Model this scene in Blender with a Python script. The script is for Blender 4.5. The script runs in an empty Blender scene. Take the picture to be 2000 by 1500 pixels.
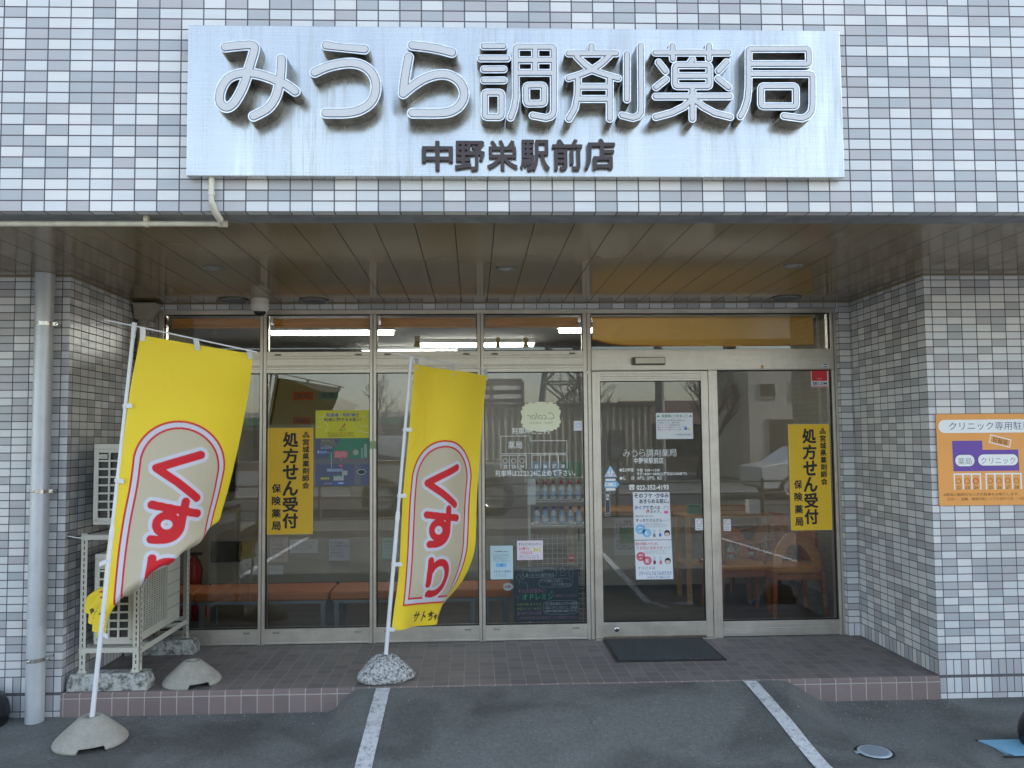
import bpy, math, random
import numpy as np
from mathutils import Vector, Matrix

sc = bpy.context.scene
R = math.radians
# ---------------------------------------------------------------- camera, sky, sun, exposure
cam_d = bpy.data.cameras.new('camera')
cam = bpy.data.objects.new('camera', cam_d)
sc.collection.objects.link(cam)
cam_d.sensor_width = 36.0
cam_d.lens = 27.15
cam_d.shift_x = 0.01226
cam_d.shift_y = 0.01152
cam_d.clip_start = 0.05
cam_d.clip_end = 2000
def _cam_rot(y, p, r):
    Rz = Matrix.Rotation(y, 3, 'Z'); Rx = Matrix.Rotation(p, 3, 'X'); Ry = Matrix.Rotation(r, 3, 'Y')
    M = Rz @ Rx @ Ry                      # columns: right, forward, up
    return Matrix((M.col[0], M.col[2], -M.col[1])).transposed()
cam.matrix_world = Matrix.Translation((2.59, -5.0222, 1.5641)) @ _cam_rot(-.034, .056, .0088).to_4x4()
sc.camera = cam

SUN_EL, SUN_AZ = R(38), R(12)             # azimuth measured from +X towards +Y: the sun stands behind the building
world = bpy.data.worlds.new("World"); sc.world = world; world.use_nodes = True
wn = world.node_tree.nodes; wl = world.node_tree.links
sky = wn.new('ShaderNodeTexSky'); sky.sky_type = 'NISHITA'; sky.sun_disc = False
sky.sun_elevation = SUN_EL; sky.sun_rotation = R(90) - SUN_AZ
sky.air_density = 1.3; sky.dust_density = 1.2; sky.ozone_density = 1.0
hs = wn.new('ShaderNodeHueSaturation'); hs.inputs['Saturation'].default_value = .74      # sky desaturated to balance the colour of the skylight
wl.new(sky.outputs[0], hs.inputs['Color']); wl.new(hs.outputs[0], wn['Background'].inputs[0]); wn['Background'].inputs[1].default_value = 0.15
sun_d = bpy.data.lights.new('sun', 'SUN'); sun_d.energy = 4.0; sun_d.angle = R(0.53); sun_d.color = (1, .95, .87)
sun = bpy.data.objects.new('sun', sun_d); sc.collection.objects.link(sun)
sdir = Vector((math.cos(SUN_EL)*math.cos(SUN_AZ), math.cos(SUN_EL)*math.sin(SUN_AZ), math.sin(SUN_EL)))
sun.rotation_euler = sdir.to_track_quat('Z', 'Y').to_euler()
sc.view_settings.view_transform = 'Standard'; sc.view_settings.look = 'None'
sc.view_settings.exposure = 1.74; sc.view_settings.gamma = 1
sc.cycles.use_denoising = True
sc.cycles.max_bounces = 10; sc.cycles.transparent_max_bounces = 16
sc.cycles.sample_clamp_indirect = 8

# ---------------------------------------------------------------- node helpers
def nmat(name):
    m = bpy.data.materials.new(name); m.use_nodes = True
    return m, m.node_tree, m.node_tree.nodes['Principled BSDF']
def lk(nt, a, b): nt.links.new(a, b)
def mth(nt, op, a, b=None, c=None):
    n = nt.nodes.new('ShaderNodeMath'); n.operation = op
    for i, v in enumerate((a, b, c)):
        if v is None: continue
        if isinstance(v, (int, float)): n.inputs[i].default_value = v
        else: lk(nt, v, n.inputs[i])
    return n.outputs[0]
def mixc(nt, f, a, b, mode='MIX'):
    n = nt.nodes.new('ShaderNodeMix'); n.data_type = 'RGBA'; n.blend_type = mode
    for i, v in ((0, f), (6, a), (7, b)):
        if isinstance(v, (int, float)): n.inputs[i].default_value = v
        elif isinstance(v, tuple): n.inputs[i].default_value = (*v[:3], 1)
        else: lk(nt, v, n.inputs[i])
    return n.outputs[2]
def ramp(nt, f, stops):
    n = nt.nodes.new('ShaderNodeValToRGB'); lk(nt, f, n.inputs[0])
    e = n.color_ramp.elements
    while len(e) < len(stops): e.new(.5)
    for k, (p, c) in enumerate(stops): e[k].position = p; e[k].color = (*c, 1) if isinstance(c, tuple) else (c, c, c, 1)
    return n.outputs[0]
def noise(nt, vec, scale, detail=4, rough=.6, dist=0):
    n = nt.nodes.new('ShaderNodeTexNoise'); lk(nt, vec, n.inputs['Vector'])
    n.inputs['Scale'].default_value = scale; n.inputs['Detail'].default_value = detail
    n.inputs['Roughness'].default_value = rough; n.inputs['Distortion'].default_value = dist
    return n.outputs[0]
def pos(nt, sx=1, sy=1, sz=1):
    g = nt.nodes.new('ShaderNodeNewGeometry'); mp = nt.nodes.new('ShaderNodeMapping'); mp.inputs['Scale'].default_value = (sx, sy, sz)
    lk(nt, g.outputs['Position'], mp.inputs['Vector']); return mp.outputs[0]
def bump(nt, h, strength, dist=.01, normal=None):
    b = nt.nodes.new('ShaderNodeBump'); b.inputs['Strength'].default_value = strength; b.inputs['Distance'].default_value = dist
    lk(nt, h, b.inputs['Height'])
    if normal is not None: lk(nt, normal, b.inputs['Normal'])
    return b.outputs[0]
MATS = {}
def pbr(name, col, rough=.5, metal=0., var=.08, vscale=6., bmp=0., bscale=200., spec=.5, coat=0., stretch=(1, 1, 1), trans=0.):
    """painted / moulded surface with uneven colour and gloss"""
    if name in MATS: return MATS[name]
    m, nt, b = nmat(name)
    p = pos(nt, *stretch)
    n1 = noise(nt, p, vscale, 6, .65)
    lo = tuple(c*(1-var) for c in col); hi = tuple(min(1, c*(1+var)) for c in col)
    lk(nt, ramp(nt, n1, [(.3, lo), (.7, hi)]), b.inputs['Base Color'])
    lk(nt, mth(nt, 'ADD', mth(nt, 'MULTIPLY', n1, .16), max(0, rough-.08)), b.inputs['Roughness'])
    b.inputs['Metallic'].default_value = metal; b.inputs['Specular IOR Level'].default_value = spec
    b.inputs['Coat Weight'].default_value = coat
    if bmp: lk(nt, bump(nt, noise(nt, p, bscale, 3, .6), bmp, .002), b.inputs['Normal'])
    MATS[name] = m; return m
def tile_mat(name, tu, tv, joint, light, dark, share, grout, rough=.35, streak=.10, streak_freq=420., bstr=.5):
    """stack-bonded tiles laid out in metres on the UV map"""
    m, nt, b = nmat(name)
    uvn = nt.nodes.new('ShaderNodeUVMap'); sp = nt.nodes.new('ShaderNodeSeparateXYZ'); lk(nt, uvn.outputs[0], sp.inputs[0])
    U = mth(nt, 'DIVIDE', sp.outputs[0], tu); V = mth(nt, 'DIVIDE', sp.outputs[1], tv)
    cu = mth(nt, 'FLOOR', U); cv = mth(nt, 'FLOOR', V)
    fu = mth(nt, 'SUBTRACT', U, cu); fv = mth(nt, 'SUBTRACT', V, cv)
    du = mth(nt, 'MULTIPLY', mth(nt, 'MINIMUM', fu, mth(nt, 'SUBTRACT', 1, fu)), tu)
    dv = mth(nt, 'MULTIPLY', mth(nt, 'MINIMUM', fv, mth(nt, 'SUBTRACT', 1, fv)), tv)
    d = mth(nt, 'MINIMUM', du, dv)
    mr = nt.nodes.new('ShaderNodeMapRange'); lk(nt, d, mr.inputs[0]); mr.inputs[1].default_value = joint*.5-.0004; mr.inputs[2].default_value = joint*.5+.0009
    face = mr.outputs[0]
    cb = nt.nodes.new('ShaderNodeCombineXYZ'); lk(nt, cu, cb.inputs[0]); lk(nt, cv, cb.inputs[1])
    w = nt.nodes.new('ShaderNodeTexWhiteNoise'); w.noise_dimensions = '2D'; lk(nt, cb.outputs[0], w.inputs['Vector'])
    sw = nt.nodes.new('ShaderNodeSeparateColor'); lk(nt, w.outputs['Color'], sw.inputs[0])
    isd = mth(nt, 'LESS_THAN', w.outputs['Value'], share)
    def pick(cols, val):
        n = nt.nodes.new('ShaderNodeValToRGB'); n.color_ramp.interpolation = 'CONSTANT'; lk(nt, val, n.inputs[0]); e = n.color_ramp.elements
        while len(e) < len(cols): e.new(.5)
        for k, c in enumerate(cols): e[k].position = k/len(cols); e[k].color = (*c, 1)
        return n.outputs[0]
    col = mixc(nt, isd, pick(light, sw.outputs[0]), pick(dark, sw.outputs[1]))
    # combed streaks along the tile
    cb2 = nt.nodes.new('ShaderNodeCombineXYZ'); lk(nt, mth(nt, 'MULTIPLY', sp.outputs[0], 5.), cb2.inputs[0]); lk(nt, mth(nt, 'MULTIPLY', sp.outputs[1], streak_freq), cb2.inputs[1])
    lk(nt, mth(nt, 'MULTIPLY', w.outputs['Value'], 37.), cb2.inputs[2])
    st = noise(nt, cb2.outputs[0], 1., 3, .6)
    k = mth(nt, 'ADD', mth(nt, 'MULTIPLY', mth(nt, 'SUBTRACT', st, .5), streak*2), 1.0)
    col = mixc(nt, 1., col, k, 'MULTIPLY')
    dirt = noise(nt, pos(nt, 1, 1, .35), 2.3, 5, .6)
    col = mixc(nt, 1., col, ramp(nt, dirt, [(.3, .90), (.7, 1.0)]), 'MULTIPLY')
    gn = noise(nt, pos(nt), 14., 3, .6)
    g = mixc(nt, gn, tuple(c*.75 for c in grout), tuple(c*1.3 for c in grout))
    lk(nt, mixc(nt, face, g, col), b.inputs['Base Color'])
    lk(nt, mth(nt, 'SUBTRACT', .85, mth(nt, 'MULTIPLY', face, .85-rough)), b.inputs['Roughness'])
    h = mth(nt, 'ADD', mth(nt, 'MULTIPLY', face, 1.), mth(nt, 'MULTIPLY', st, .25))
    # every tile sits at its own slight tilt
    tilt = mth(nt, 'MULTIPLY', mth(nt, 'ADD', mth(nt, 'MULTIPLY', mth(nt, 'SUBTRACT', sw.outputs[2], .5), fu), mth(nt, 'MULTIPLY', mth(nt, 'SUBTRACT', sw.outputs[0], .5), fv)), .25)
    lk(nt, bump(nt, mth(nt, 'ADD', h, tilt), bstr, .0022), b.inputs['Normal'])
    MATS[name] = m; return m
TL = [(.62, .632, .648), (.655, .655, .66), (.60, .62, .64)]
TD = [(.415, .425, .45), (.435, .427, .447), (.40, .422, .447)]
M_TILE = tile_mat('facade tile', .1, .05, .0052, TL, TD, .44, (.085, .078, .090))
M_TILEV = tile_mat('facade tile soldier course', .05, .1, .0052, TL, TD, .45, (.085, .078, .090))
M_FLOOR = tile_mat('porch floor tile', .1, .1, .005, [(.185, .162, .153), (.200, .173, .162), (.174, .156, .150)], [(.163, .143, .138), (.216, .185, .172)], .4, (.30, .285, .27), rough=.55, streak=.03, streak_freq=60., bstr=.5)
M_RISER = tile_mat('porch riser tile', .1, .133, .006, [(.200, .153, .145), (.214, .162, .153)], [(.187, .144, .137), (.222, .172, .162)], .4, (.36, .33, .31), rough=.6, streak=.10, streak_freq=90., bstr=.6)
M_GROUT = pbr('tile grout', (.11, .105, .115), .9, var=.3, vscale=30)

def asphalt_mat():
    m, nt, b = nmat('asphalt'); p = pos(nt)
    big = noise(nt, p, .9, 5, .6); mid = noise(nt, p, 9., 4, .6); fine = noise(nt, p, 210., 3, .8)
    v = nt.nodes.new('ShaderNodeTexVoronoi'); lk(nt, p, v.inputs['Vector']); v.inputs['Scale'].default_value = 240.
    speck = mth(nt, 'GREATER_THAN', noise(nt, p, 120., 2, .6), .70)
    c = ramp(nt, big, [(.3, (.155, .163, .158)), (.7, (.208, .216, .207))])
    c = mixc(nt, mth(nt, 'MULTIPLY', mid, .5), c, (.160, .166, .161))
    c = mixc(nt, 1., c, ramp(nt, fine, [(.25, .42), (.75, 1.6)]), 'MULTIPLY')
    c = mixc(nt, mth(nt, 'MULTIPLY', speck, .4), c, (.50, .50, .50))
    mot = noise(nt, p, 42., 5, .75)
    c = mixc(nt, 1., c, ramp(nt, mot, [(.32, .78), (.68, 1.20)]), 'MULTIPLY')
    # fine crack
    cr = nt.nodes.new('ShaderNodeTexVoronoi'); cr.feature = 'DISTANCE_TO_EDGE'; cr.inputs['Scale'].default_value = .55
    wp = mixc(nt, .12, p, nt.nodes.new('ShaderNodeTexNoise').outputs[1]); lk(nt, wp, cr.inputs['Vector'])
    crack = mth(nt, 'MULTIPLY', mth(nt, 'LESS_THAN', cr.outputs[0], .0012), mth(nt, 'GREATER_THAN', big, .60))
    c = mixc(nt, mth(nt, 'MULTIPLY', crack, .22), c, (.012, .012, .012))
    st = noise(nt, pos(nt, 1, 1, 1), 1.7, 3, .5, .8)
    c = mixc(nt, 1., c, ramp(nt, st, [(.34, .62), (.56, 1.0)]), 'MULTIPLY')
    vd = nt.nodes.new('ShaderNodeVectorMath'); vd.operation = 'DISTANCE'; lk(nt, p, vd.inputs[0]); vd.inputs[1].default_value = (1.15, -.42, -.14)     # an old oil stain by the ramp
    oil = mth(nt, 'ADD', vd.outputs['Value'], mth(nt, 'MULTIPLY', mth(nt, 'SUBTRACT', noise(nt, p, 5., 5, .7), .5), .55))
    c = mixc(nt, 1., c, ramp(nt, oil, [(.12, .66), (.42, 1.0)]), 'MULTIPLY')
    lk(nt, c, b.inputs['Base Color']); b.inputs['Roughness'].default_value = .88
    h = mth(nt, 'SUBTRACT', mth(nt, 'ADD', v.outputs['Distance'], fine), mth(nt, 'MULTIPLY', crack, .6))
    lk(nt, bump(nt, h, .9, .005), b.inputs['Normal'])
    return m
M_ASPH = asphalt_mat()
def paint_mat():
    m, nt, b = nmat('road paint'); p = pos(nt)
    a = noise(nt, p, 26., 6, .75); a2 = noise(nt, p, 160., 3, .6)
    f = mth(nt, 'ADD', mth(nt, 'MULTIPLY', a, .7), mth(nt, 'MULTIPLY', a2, .35))
    lk(nt, ramp(nt, f, [(.40, (.17, .18, .175)), (.455, (.42, .44, .45)), (.52, (.60, .62, .63)), (.7, (.70, .72, .73))]), b.inputs['Base Color'])
    b.inputs['Roughness'].default_value = .75
    lk(nt, bump(nt, a2, .4, .003), b.inputs['Normal']); return m
M_PAINT = paint_mat()
def steel_panel_mat():
    m, nt, b = nmat('brushed stainless sign panel')
    hair = noise(nt, pos(nt, 3, 3, 900), 1., 3, .7)
    warp = noise(nt, pos(nt, 2.2, 1, .55), 1., 2, .4, .6)
    stain = noise(nt, pos(nt, 60, 1, 2.2), 1., 6, .7, .3)
    blot = noise(nt, pos(nt, 3, 1, 1.3), 1., 4, .6)
    f = mth(nt, 'MULTIPLY', ramp(nt, stain, [(.46, 0.), (.66, 1.)]), ramp(nt, blot, [(.38, 0.), (.58, 1.)]))
    base = ramp(nt, hair, [(.3, (.48, .495, .50)), (.7, (.58, .595, .60))])
    lk(nt, mixc(nt, mth(nt, 'MULTIPLY', f, .32), base, (.27, .27, .25)), b.inputs['Base Color'])
    b.inputs['Metallic'].default_value = .88
    lk(nt, mth(nt, 'ADD', mth(nt, 'MULTIPLY', f, .2), mth(nt, 'ADD', mth(nt, 'MULTIPLY', hair, .10), .19)), b.inputs['Roughness'])
    n1 = bump(nt, hair, .10, .001); lk(nt, bump(nt, warp, 1., .075, n1), b.inputs['Normal']); return m
M_SIGN = steel_panel_mat()
M_SIDE = pbr('shade-toned steel return', (.20, .185, .16), .32, 1., var=.55, vscale=22, stretch=(1, 1, 5))  # letter steel with shade on the returns put into the colour; streaks are weathering
M_STEEL = pbr('letter steel', (.66, .66, .65), .22, 1., var=.25, vscale=18, stretch=(1, 1, 5))
M_ACRYL = pbr('white acrylic face', (.53, .54, .565), .3, var=.03)
M_DARKB = pbr('dark brown letter', (.045, .028, .03), .4, var=.15)
M_SOFFIT = None
def soffit_mat():
    m, nt, b = nmat('glossy brown soffit panel'); p = pos(nt, 1, 1, 1)
    g = nt.nodes.new('ShaderNodeNewGeometry'); s = nt.nodes.new('ShaderNodeSeparateXYZ'); lk(nt, g.outputs['Position'], s.inputs[0])
    u = mth(nt, 'DIVIDE', mth(nt, 'SUBTRACT', s.outputs[0], .103), .2); fu = mth(nt, 'FRACT', u)
    dj = mth(nt, 'MINIMUM', fu, mth(nt, 'SUBTRACT', 1, fu))
    j = mth(nt, 'LESS_THAN', dj, .010)
    wv = noise(nt, pos(nt, 5, 1.2, 1), 1., 2, .4)
    lk(nt, mixc(nt, j, ramp(nt, wv, [(.3, (.175, .128, .068)), (.7, (.196, .144, .078))]), (.03, .025, .02)), b.inputs['Base Color'])
    lk(nt, mth(nt, 'ADD', mth(nt, 'MULTIPLY', j, .8), .13), b.inputs['Roughness']); lk(nt, mth(nt, 'SUBTRACT', .42, mth(nt, 'MULTIPLY', j, .42)), b.inputs['Specular IOR Level'])
    crown = mth(nt, 'MULTIPLY', mth(nt, 'POWER', mth(nt, 'ABSOLUTE', mth(nt, 'SUBTRACT', fu, .5)), 2.), .5)
    h = mth(nt, 'SUBTRACT', mth(nt, 'ADD', mth(nt, 'MULTIPLY', wv, .8), crown), mth(nt, 'MULTIPLY', j, .4))
    lk(nt, bump(nt, h, .16, .008), b.inputs['Normal']); return m
M_SOFFIT = soffit_mat()
def alu_mat(name, col, r=.38, ax=(2, 2, 300)):
    m, nt, b = nmat(name); n = noise(nt, pos(nt, *ax), 1., 3, .6); d = noise(nt, pos(nt), 7., 5, .7)
    c = ramp(nt, n, [(.3, tuple(x*.9 for x in col)), (.7, tuple(min(1, x*1.1) for x in col))])
    lk(nt, mixc(nt, 1., c, ramp(nt, d, [(.3, .82), (.6, 1.)]), 'MULTIPLY'), b.inputs['Base Color'])
    b.inputs['Metallic'].default_value = .75; lk(nt, mth(nt, 'ADD', mth(nt, 'MULTIPLY', d, .2), r-.1), b.inputs['Roughness']); return m
M_ALU = alu_mat('anodised aluminium frame', (.62, .575, .51))
M_ALUV = alu_mat('anodised aluminium mullion', (.60, .55, .485), ax=(300, 300, 2))
M_GASKET = pbr('black gasket', (.012, .012, .012), .6)
def glass_mat(name='window glass', tint=(.86, .88, .87), base=.012, k=1.0):
    m = bpy.data.materials.new(name); m.use_nodes = True; nt = m.node_tree; nt.nodes.remove(nt.nodes['Principled BSDF'])
    out = nt.nodes['Material Output']
    t = nt.nodes.new('ShaderNodeBsdfTransparent'); t.inputs[0].default_value = (*tint, 1)
    g = nt.nodes.new('ShaderNodeBsdfGlossy'); g.inputs['Roughness'].default_value = .0; g.inputs[0].default_value = (.96, .98, 1, 1)
    fr = nt.nodes.new('ShaderNodeFresnel'); fr.inputs[0].default_value = 1.5
    w = noise(nt, pos(nt, 1, 1, 1), 1.3, 1, .4)
    lk(nt, bump(nt, w, .008, .01), g.inputs['Normal'])
    f = mth(nt, 'MINIMUM', mth(nt, 'ADD', mth(nt, 'MULTIPLY', fr.outputs[0], k), base), 1.)
    mx = nt.nodes.new('ShaderNodeMixShader'); lk(nt, f, mx.inputs[0]); lk(nt, t.outputs[0], mx.inputs[1]); lk(nt, g.outputs[0], mx.inputs[2])
    lk(nt, mx.outputs[0], out.inputs[0]); return m
M_GLASS = glass_mat()
def emit(name, col, s):
    m, nt, b = nmat(name); b.inputs['Emission Color'].default_value = (*col, 1); b.inputs['Emission Strength'].default_value = s; b.inputs['Base Color'].default_value = (*col, 1)
    return m
def concrete(name, lo, hi, scale=9., bstr=.5, spots=False):
    m, nt, b = nmat(name); p = pos(nt)
    a = noise(nt, p, scale, 8, .72); f = noise(nt, p, 150., 3, .7)
    c = ramp(nt, a, [(.36, lo), (.62, hi)] if not spots else [(.40, lo), (.47, tuple((x+y)/2 for x, y in zip(lo, hi))), (.56, hi)])
    c = mixc(nt, 1., c, ramp(nt, f, [(.3, .8), (.7, 1.1)]), 'MULTIPLY')
    lk(nt, c, b.inputs['Base Color']); b.inputs['Roughness'].default_value = .9
    lk(nt, bump(nt, mth(nt, 'ADD', a, mth(nt, 'MULTIPLY', f, .5)), bstr, .005), b.inputs['Normal']); return m
M_CONC = concrete('cast concrete base', (.30, .29, .25), (.40, .385, .34), 7)
M_BLOCK = concrete('lichen-stained concrete block', (.10, .105, .095), (.44, .45, .43), 26, .6, True)
M_ROCK = concrete('mottled cement weight', (.05, .052, .05), (.55, .56, .56), 55, .9, True)

# ---------------------------------------------------------------- mesh helpers
def link(o): sc.collection.objects.link(o); return o
class MB:
    def __init__(s): s.v = []; s.f = []; s.m = []; s.uv = []; s.ms = []; s.sm = []
    def mi(s, mat):
        if mat not in s.ms: s.ms.append(mat)
        return s.ms.index(mat)
    def add(s, vs, fs, mat, uvs=None, smooth=False):
        b = len(s.v); s.v += [tuple(v) for v in vs]; k = s.mi(mat)
        for i, f in enumerate(fs):
            s.f.append([b+j for j in f]); s.m.append(k); s.sm.append(smooth)
            s.uv.append([(0, 0)]*len(f) if uvs is None else uvs[i])
        return s
    def box(s, x0, x1, y0, y1, z0, z1, mat, M=None):
        vs = [Vector((x, y, z)) for z in (z0, z1) for y in (y0, y1) for x in (x0, x1)]
        if M is not None: vs = [M @ v for v in vs]
        return s.add(vs, [(0, 2, 3, 1), (4, 5, 7, 6), (0, 1, 5, 4), (2, 6, 7, 3), (0, 4, 6, 2), (1, 3, 7, 5)], mat)
    def quad(s, p, mat, uv=None): return s.add(p, [tuple(range(len(p)))], mat, None if uv is None else [uv])
    def tube(s, pts, r, mat, n=12, caps=True, radii=None):
        pts = [Vector(p) for p in pts]; rings = []; up = None
        for i, p in enumerate(pts):
            d = (pts[min(i+1, len(pts)-1)]-pts[max(i-1, 0)]).normalized()
            if up is None: up = d.orthogonal().normalized()
            a = (up-d*up.dot(d)).normalized(); up = a; b = d.cross(a); rr = radii[i] if radii else r
            rings.append([p+(a*math.cos(2*math.pi*k/n)+b*math.sin(2*math.pi*k/n))*rr for k in range(n)])
        vs = [v for rg in rings for v in rg]; fs = []
        for i in range(len(pts)-1):
            for k in range(n): fs.append((i*n+k, i*n+(k+1) % n, (i+1)*n+(k+1) % n, (i+1)*n+k))
        s.add(vs, fs, mat, smooth=True)
        if caps: s.add(rings[0], [tuple(range(n))[::-1]], mat); s.add(rings[-1], [tuple(range(n))], mat)
        return s
    def lathe(s, prof, c, mat, n=40, axis='z', fn=None, smooth=True):
        vs = []; fs = []
        for r, h in prof:
            for k in range(n):
                a = 2*math.pi*k/n
                v = (r*math.cos(a), r*math.sin(a), h) if axis == 'z' else (r*math.cos(a), h, r*math.sin(a))
                if fn: v = fn(v, a)
                vs.append((c[0]+v[0], c[1]+v[1], c[2]+v[2]))
        for i in range(len(prof)-1):
            for k in range(n): fs.append((i*n+k, i*n+(k+1) % n, (i+1)*n+(k+1) % n, (i+1)*n+k))
        return s.add(vs, fs, mat, smooth=smooth)
    def disc(s, c, r, mat, n=32, axis='z', flip=False, a0=0, a1=2*math.pi):
        full = abs(a1-a0) > 6.28
        ang = [a0+(a1-a0)*k/(n if full else n-1) for k in range(n)]
        vs = [(c[0]+r*math.cos(a), c[1]+r*math.sin(a), c[2]) if axis == 'z' else (c[0]+r*math.cos(a), c[1], c[2]+r*math.sin(a)) for a in ang]
        t = tuple(range(n)); return s.add(vs, [t[::-1] if flip else t], mat)
    def build(s, name, parent=None, bevel=0, bseg=2):
        me = bpy.data.meshes.new(name); me.from_pydata(s.v, [], s.f); 
        for m in s.ms: me.materials.append(m)
        me.polygons.foreach_set('material_index', s.m); me.polygons.foreach_set('use_smooth', s.sm)
        ul = me.uv_layers.new(name='UVMap'); flat = [c for f in s.uv for uv in f for c in uv]; ul.data.foreach_set('uv', flat)
        me.update(); o = link(bpy.data.objects.new(name, me))
        if parent is not None: o.parent = parent; o.matrix_parent_inverse = parent.matrix_world.inverted() if False else Matrix.Translation(-parent.location)
        if bevel:
            b = o.modifiers.new('bevel', 'BEVEL'); b.width = bevel; b.segments = bseg; b.limit_method = 'ANGLE'; b.angle_limit = R(40)
        return o
def tag(o, label=None, cat=None, group=None, kind=None):
    if label: o['label'] = label
    if cat: o['category'] = cat
    if group: o['group'] = group
    if kind: o['kind'] = kind
    return o
def thing(name, loc, label, cat, group=None):
    o = bpy.data.objects.new(name, None); o.empty_display_size = .1; link(o); o.location = loc
    return tag(o, label, cat, group)
def dup(o, delta, label=None, parent=None):
    c = o.copy(); link(c)
    if parent is None: c.location = Vector(o.location)+Vector(delta)
    else: c.parent = parent; c.matrix_parent_inverse = o.matrix_parent_inverse.copy()
    if label: c['label'] = label
    for ch in list(o.children): dup(ch, (0, 0, 0), None, c)
    return c
_tc = {}
def text_geo(body, bold=0.):
    k = (body, bold)
    if k in _tc: return _tc[k]
    c = bpy.data.curves.new('t', 'FONT'); c.body = body; c.offset = bold; c.resolution_u = 3
    o = link(bpy.data.objects.new('t', c)); dg = bpy.context.evaluated_depsgraph_get()
    me = bpy.data.meshes.new_from_object(o.evaluated_get(dg))
    vs = [(v.co.x, v.co.y) for v in me.vertices]; fs = [tuple(p.vertices) for p in me.polygons]
    bpy.data.objects.remove(o); bpy.data.curves.remove(c); bpy.data.meshes.remove(me)
    _tc[k] = (vs, fs); return _tc[k]
def T(mb, body, x0, z1, x1, z0, y, mat, bold=0., slant=0.):
    """text whose inked box fills x0..x1, z0..z1 on the plane Y = y (read from -Y)"""
    vs, fs = text_geo(body, bold)
    if not vs: return
    ax = min(v[0] for v in vs); bx = max(v[0] for v in vs); az = min(v[1] for v in vs); bz = max(v[1] for v in vs)
    sx = (x1-x0)/max(1e-6, bx-ax); sz = (z1-z0)/max(1e-6, bz-az)
    mb.add([(x0+(v[0]-ax)*sx+slant*(v[1]-az)*sz, y, z0+(v[1]-az)*sz) for v in vs], fs, mat)
def TV(mb, body, x0, z1, x1, z0, y, mat, bold=0., gap=.08):
    n = len(body); h = (z1-z0)/n
    for i, ch in enumerate(body): T(mb, ch, x0, z1-h*i-h*gap*.5, x1, z1-h*(i+1)+h*gap*.5, y, mat, bold)
def fillers(mb, x0, z1, x1, z0, rows, y, mat, body, ragged=.15, seed=1, bold=0.):
    """rows of small print"""
    rnd = random.Random(seed); h = (z1-z0)/rows
    for i in range(rows):
        st = rnd.randrange(len(body)); s = (body*3)[st:st+max(6, int((x1-x0)/(h*.95)))]
        T(mb, s, x0, z1-h*i-h*.14, x1-(x1-x0)*rnd.random()*ragged, z1-h*(i+1)+h*.14, y, mat, bold)
def rrect(x0, x1, z0, z1, r, n=6):
    p = []
    for cx, cz, a in ((x1-r, z1-r, 0), (x0+r, z1-r, 90), (x0+r, z0+r, 180), (x1-r, z0+r, 270)):
        for k in range(n+1): t = R(a+90*k/n); p.append((cx+r*math.cos(t), cz+r*math.sin(t)))
    return p
def flat(mb, pts, y, mat): mb.add([(p[0], y, p[1]) for p in pts], [tuple(range(len(pts)))], mat)
def fill_loops(loops, extrude=0.):
    """2-D outline with holes -> verts, faces (x, z, depth)"""
    c = bpy.data.curves.new('c', 'CURVE'); c.dimensions = '2D'; c.fill_mode = 'BOTH'; c.extrude = extrude
    for L in loops:
        s = c.splines.new('POLY'); s.points.add(len(L)-1); s.use_cyclic_u = True
        for i, p in enumerate(L): s.points[i].co = (p[0], p[1], 0, 1)
    o = link(bpy.data.objects.new('c', c)); dg = bpy.context.evaluated_depsgraph_get()
    me = bpy.data.meshes.new_from_object(o.evaluated_get(dg))
    vs = [tuple(v.co) for v in me.vertices]; fs = [tuple(p.vertices) for p in me.polygons]
    bpy.data.objects.remove(o); bpy.data.curves.remove(c); bpy.data.meshes.remove(me)
    return vs, fs
def seg_sdf(X, Z, strokes):
    D = np.full(X.shape, 9.)
    for st in strokes:
        for (ax, az), (bx, bz) in zip(st[:-1], st[1:]):
            dx, dz = bx-ax, bz-az; L = dx*dx+dz*dz+1e-12
            t = np.clip(((X-ax)*dx+(Z-az)*dz)/L, 0, 1)
            D = np.minimum(D, np.hypot(X-ax-t*dx, Z-az-t*dz))
    return D
def contours(strokes, r, step):
    xs = [p[0] for s in strokes for p in s]; zs = [p[1] for s in strokes for p in s]
    gx = np.arange(min(xs)-r-2.5*step, max(xs)+r+2.5*step, step); gz = np.arange(min(zs)-r-2.5*step, max(zs)+r+2.5*step, step)
    X, Z = np.meshgrid(gx, gz); D = seg_sdf(X, Z, strokes)-r
    return trace(gx, gz, D, step)
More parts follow.
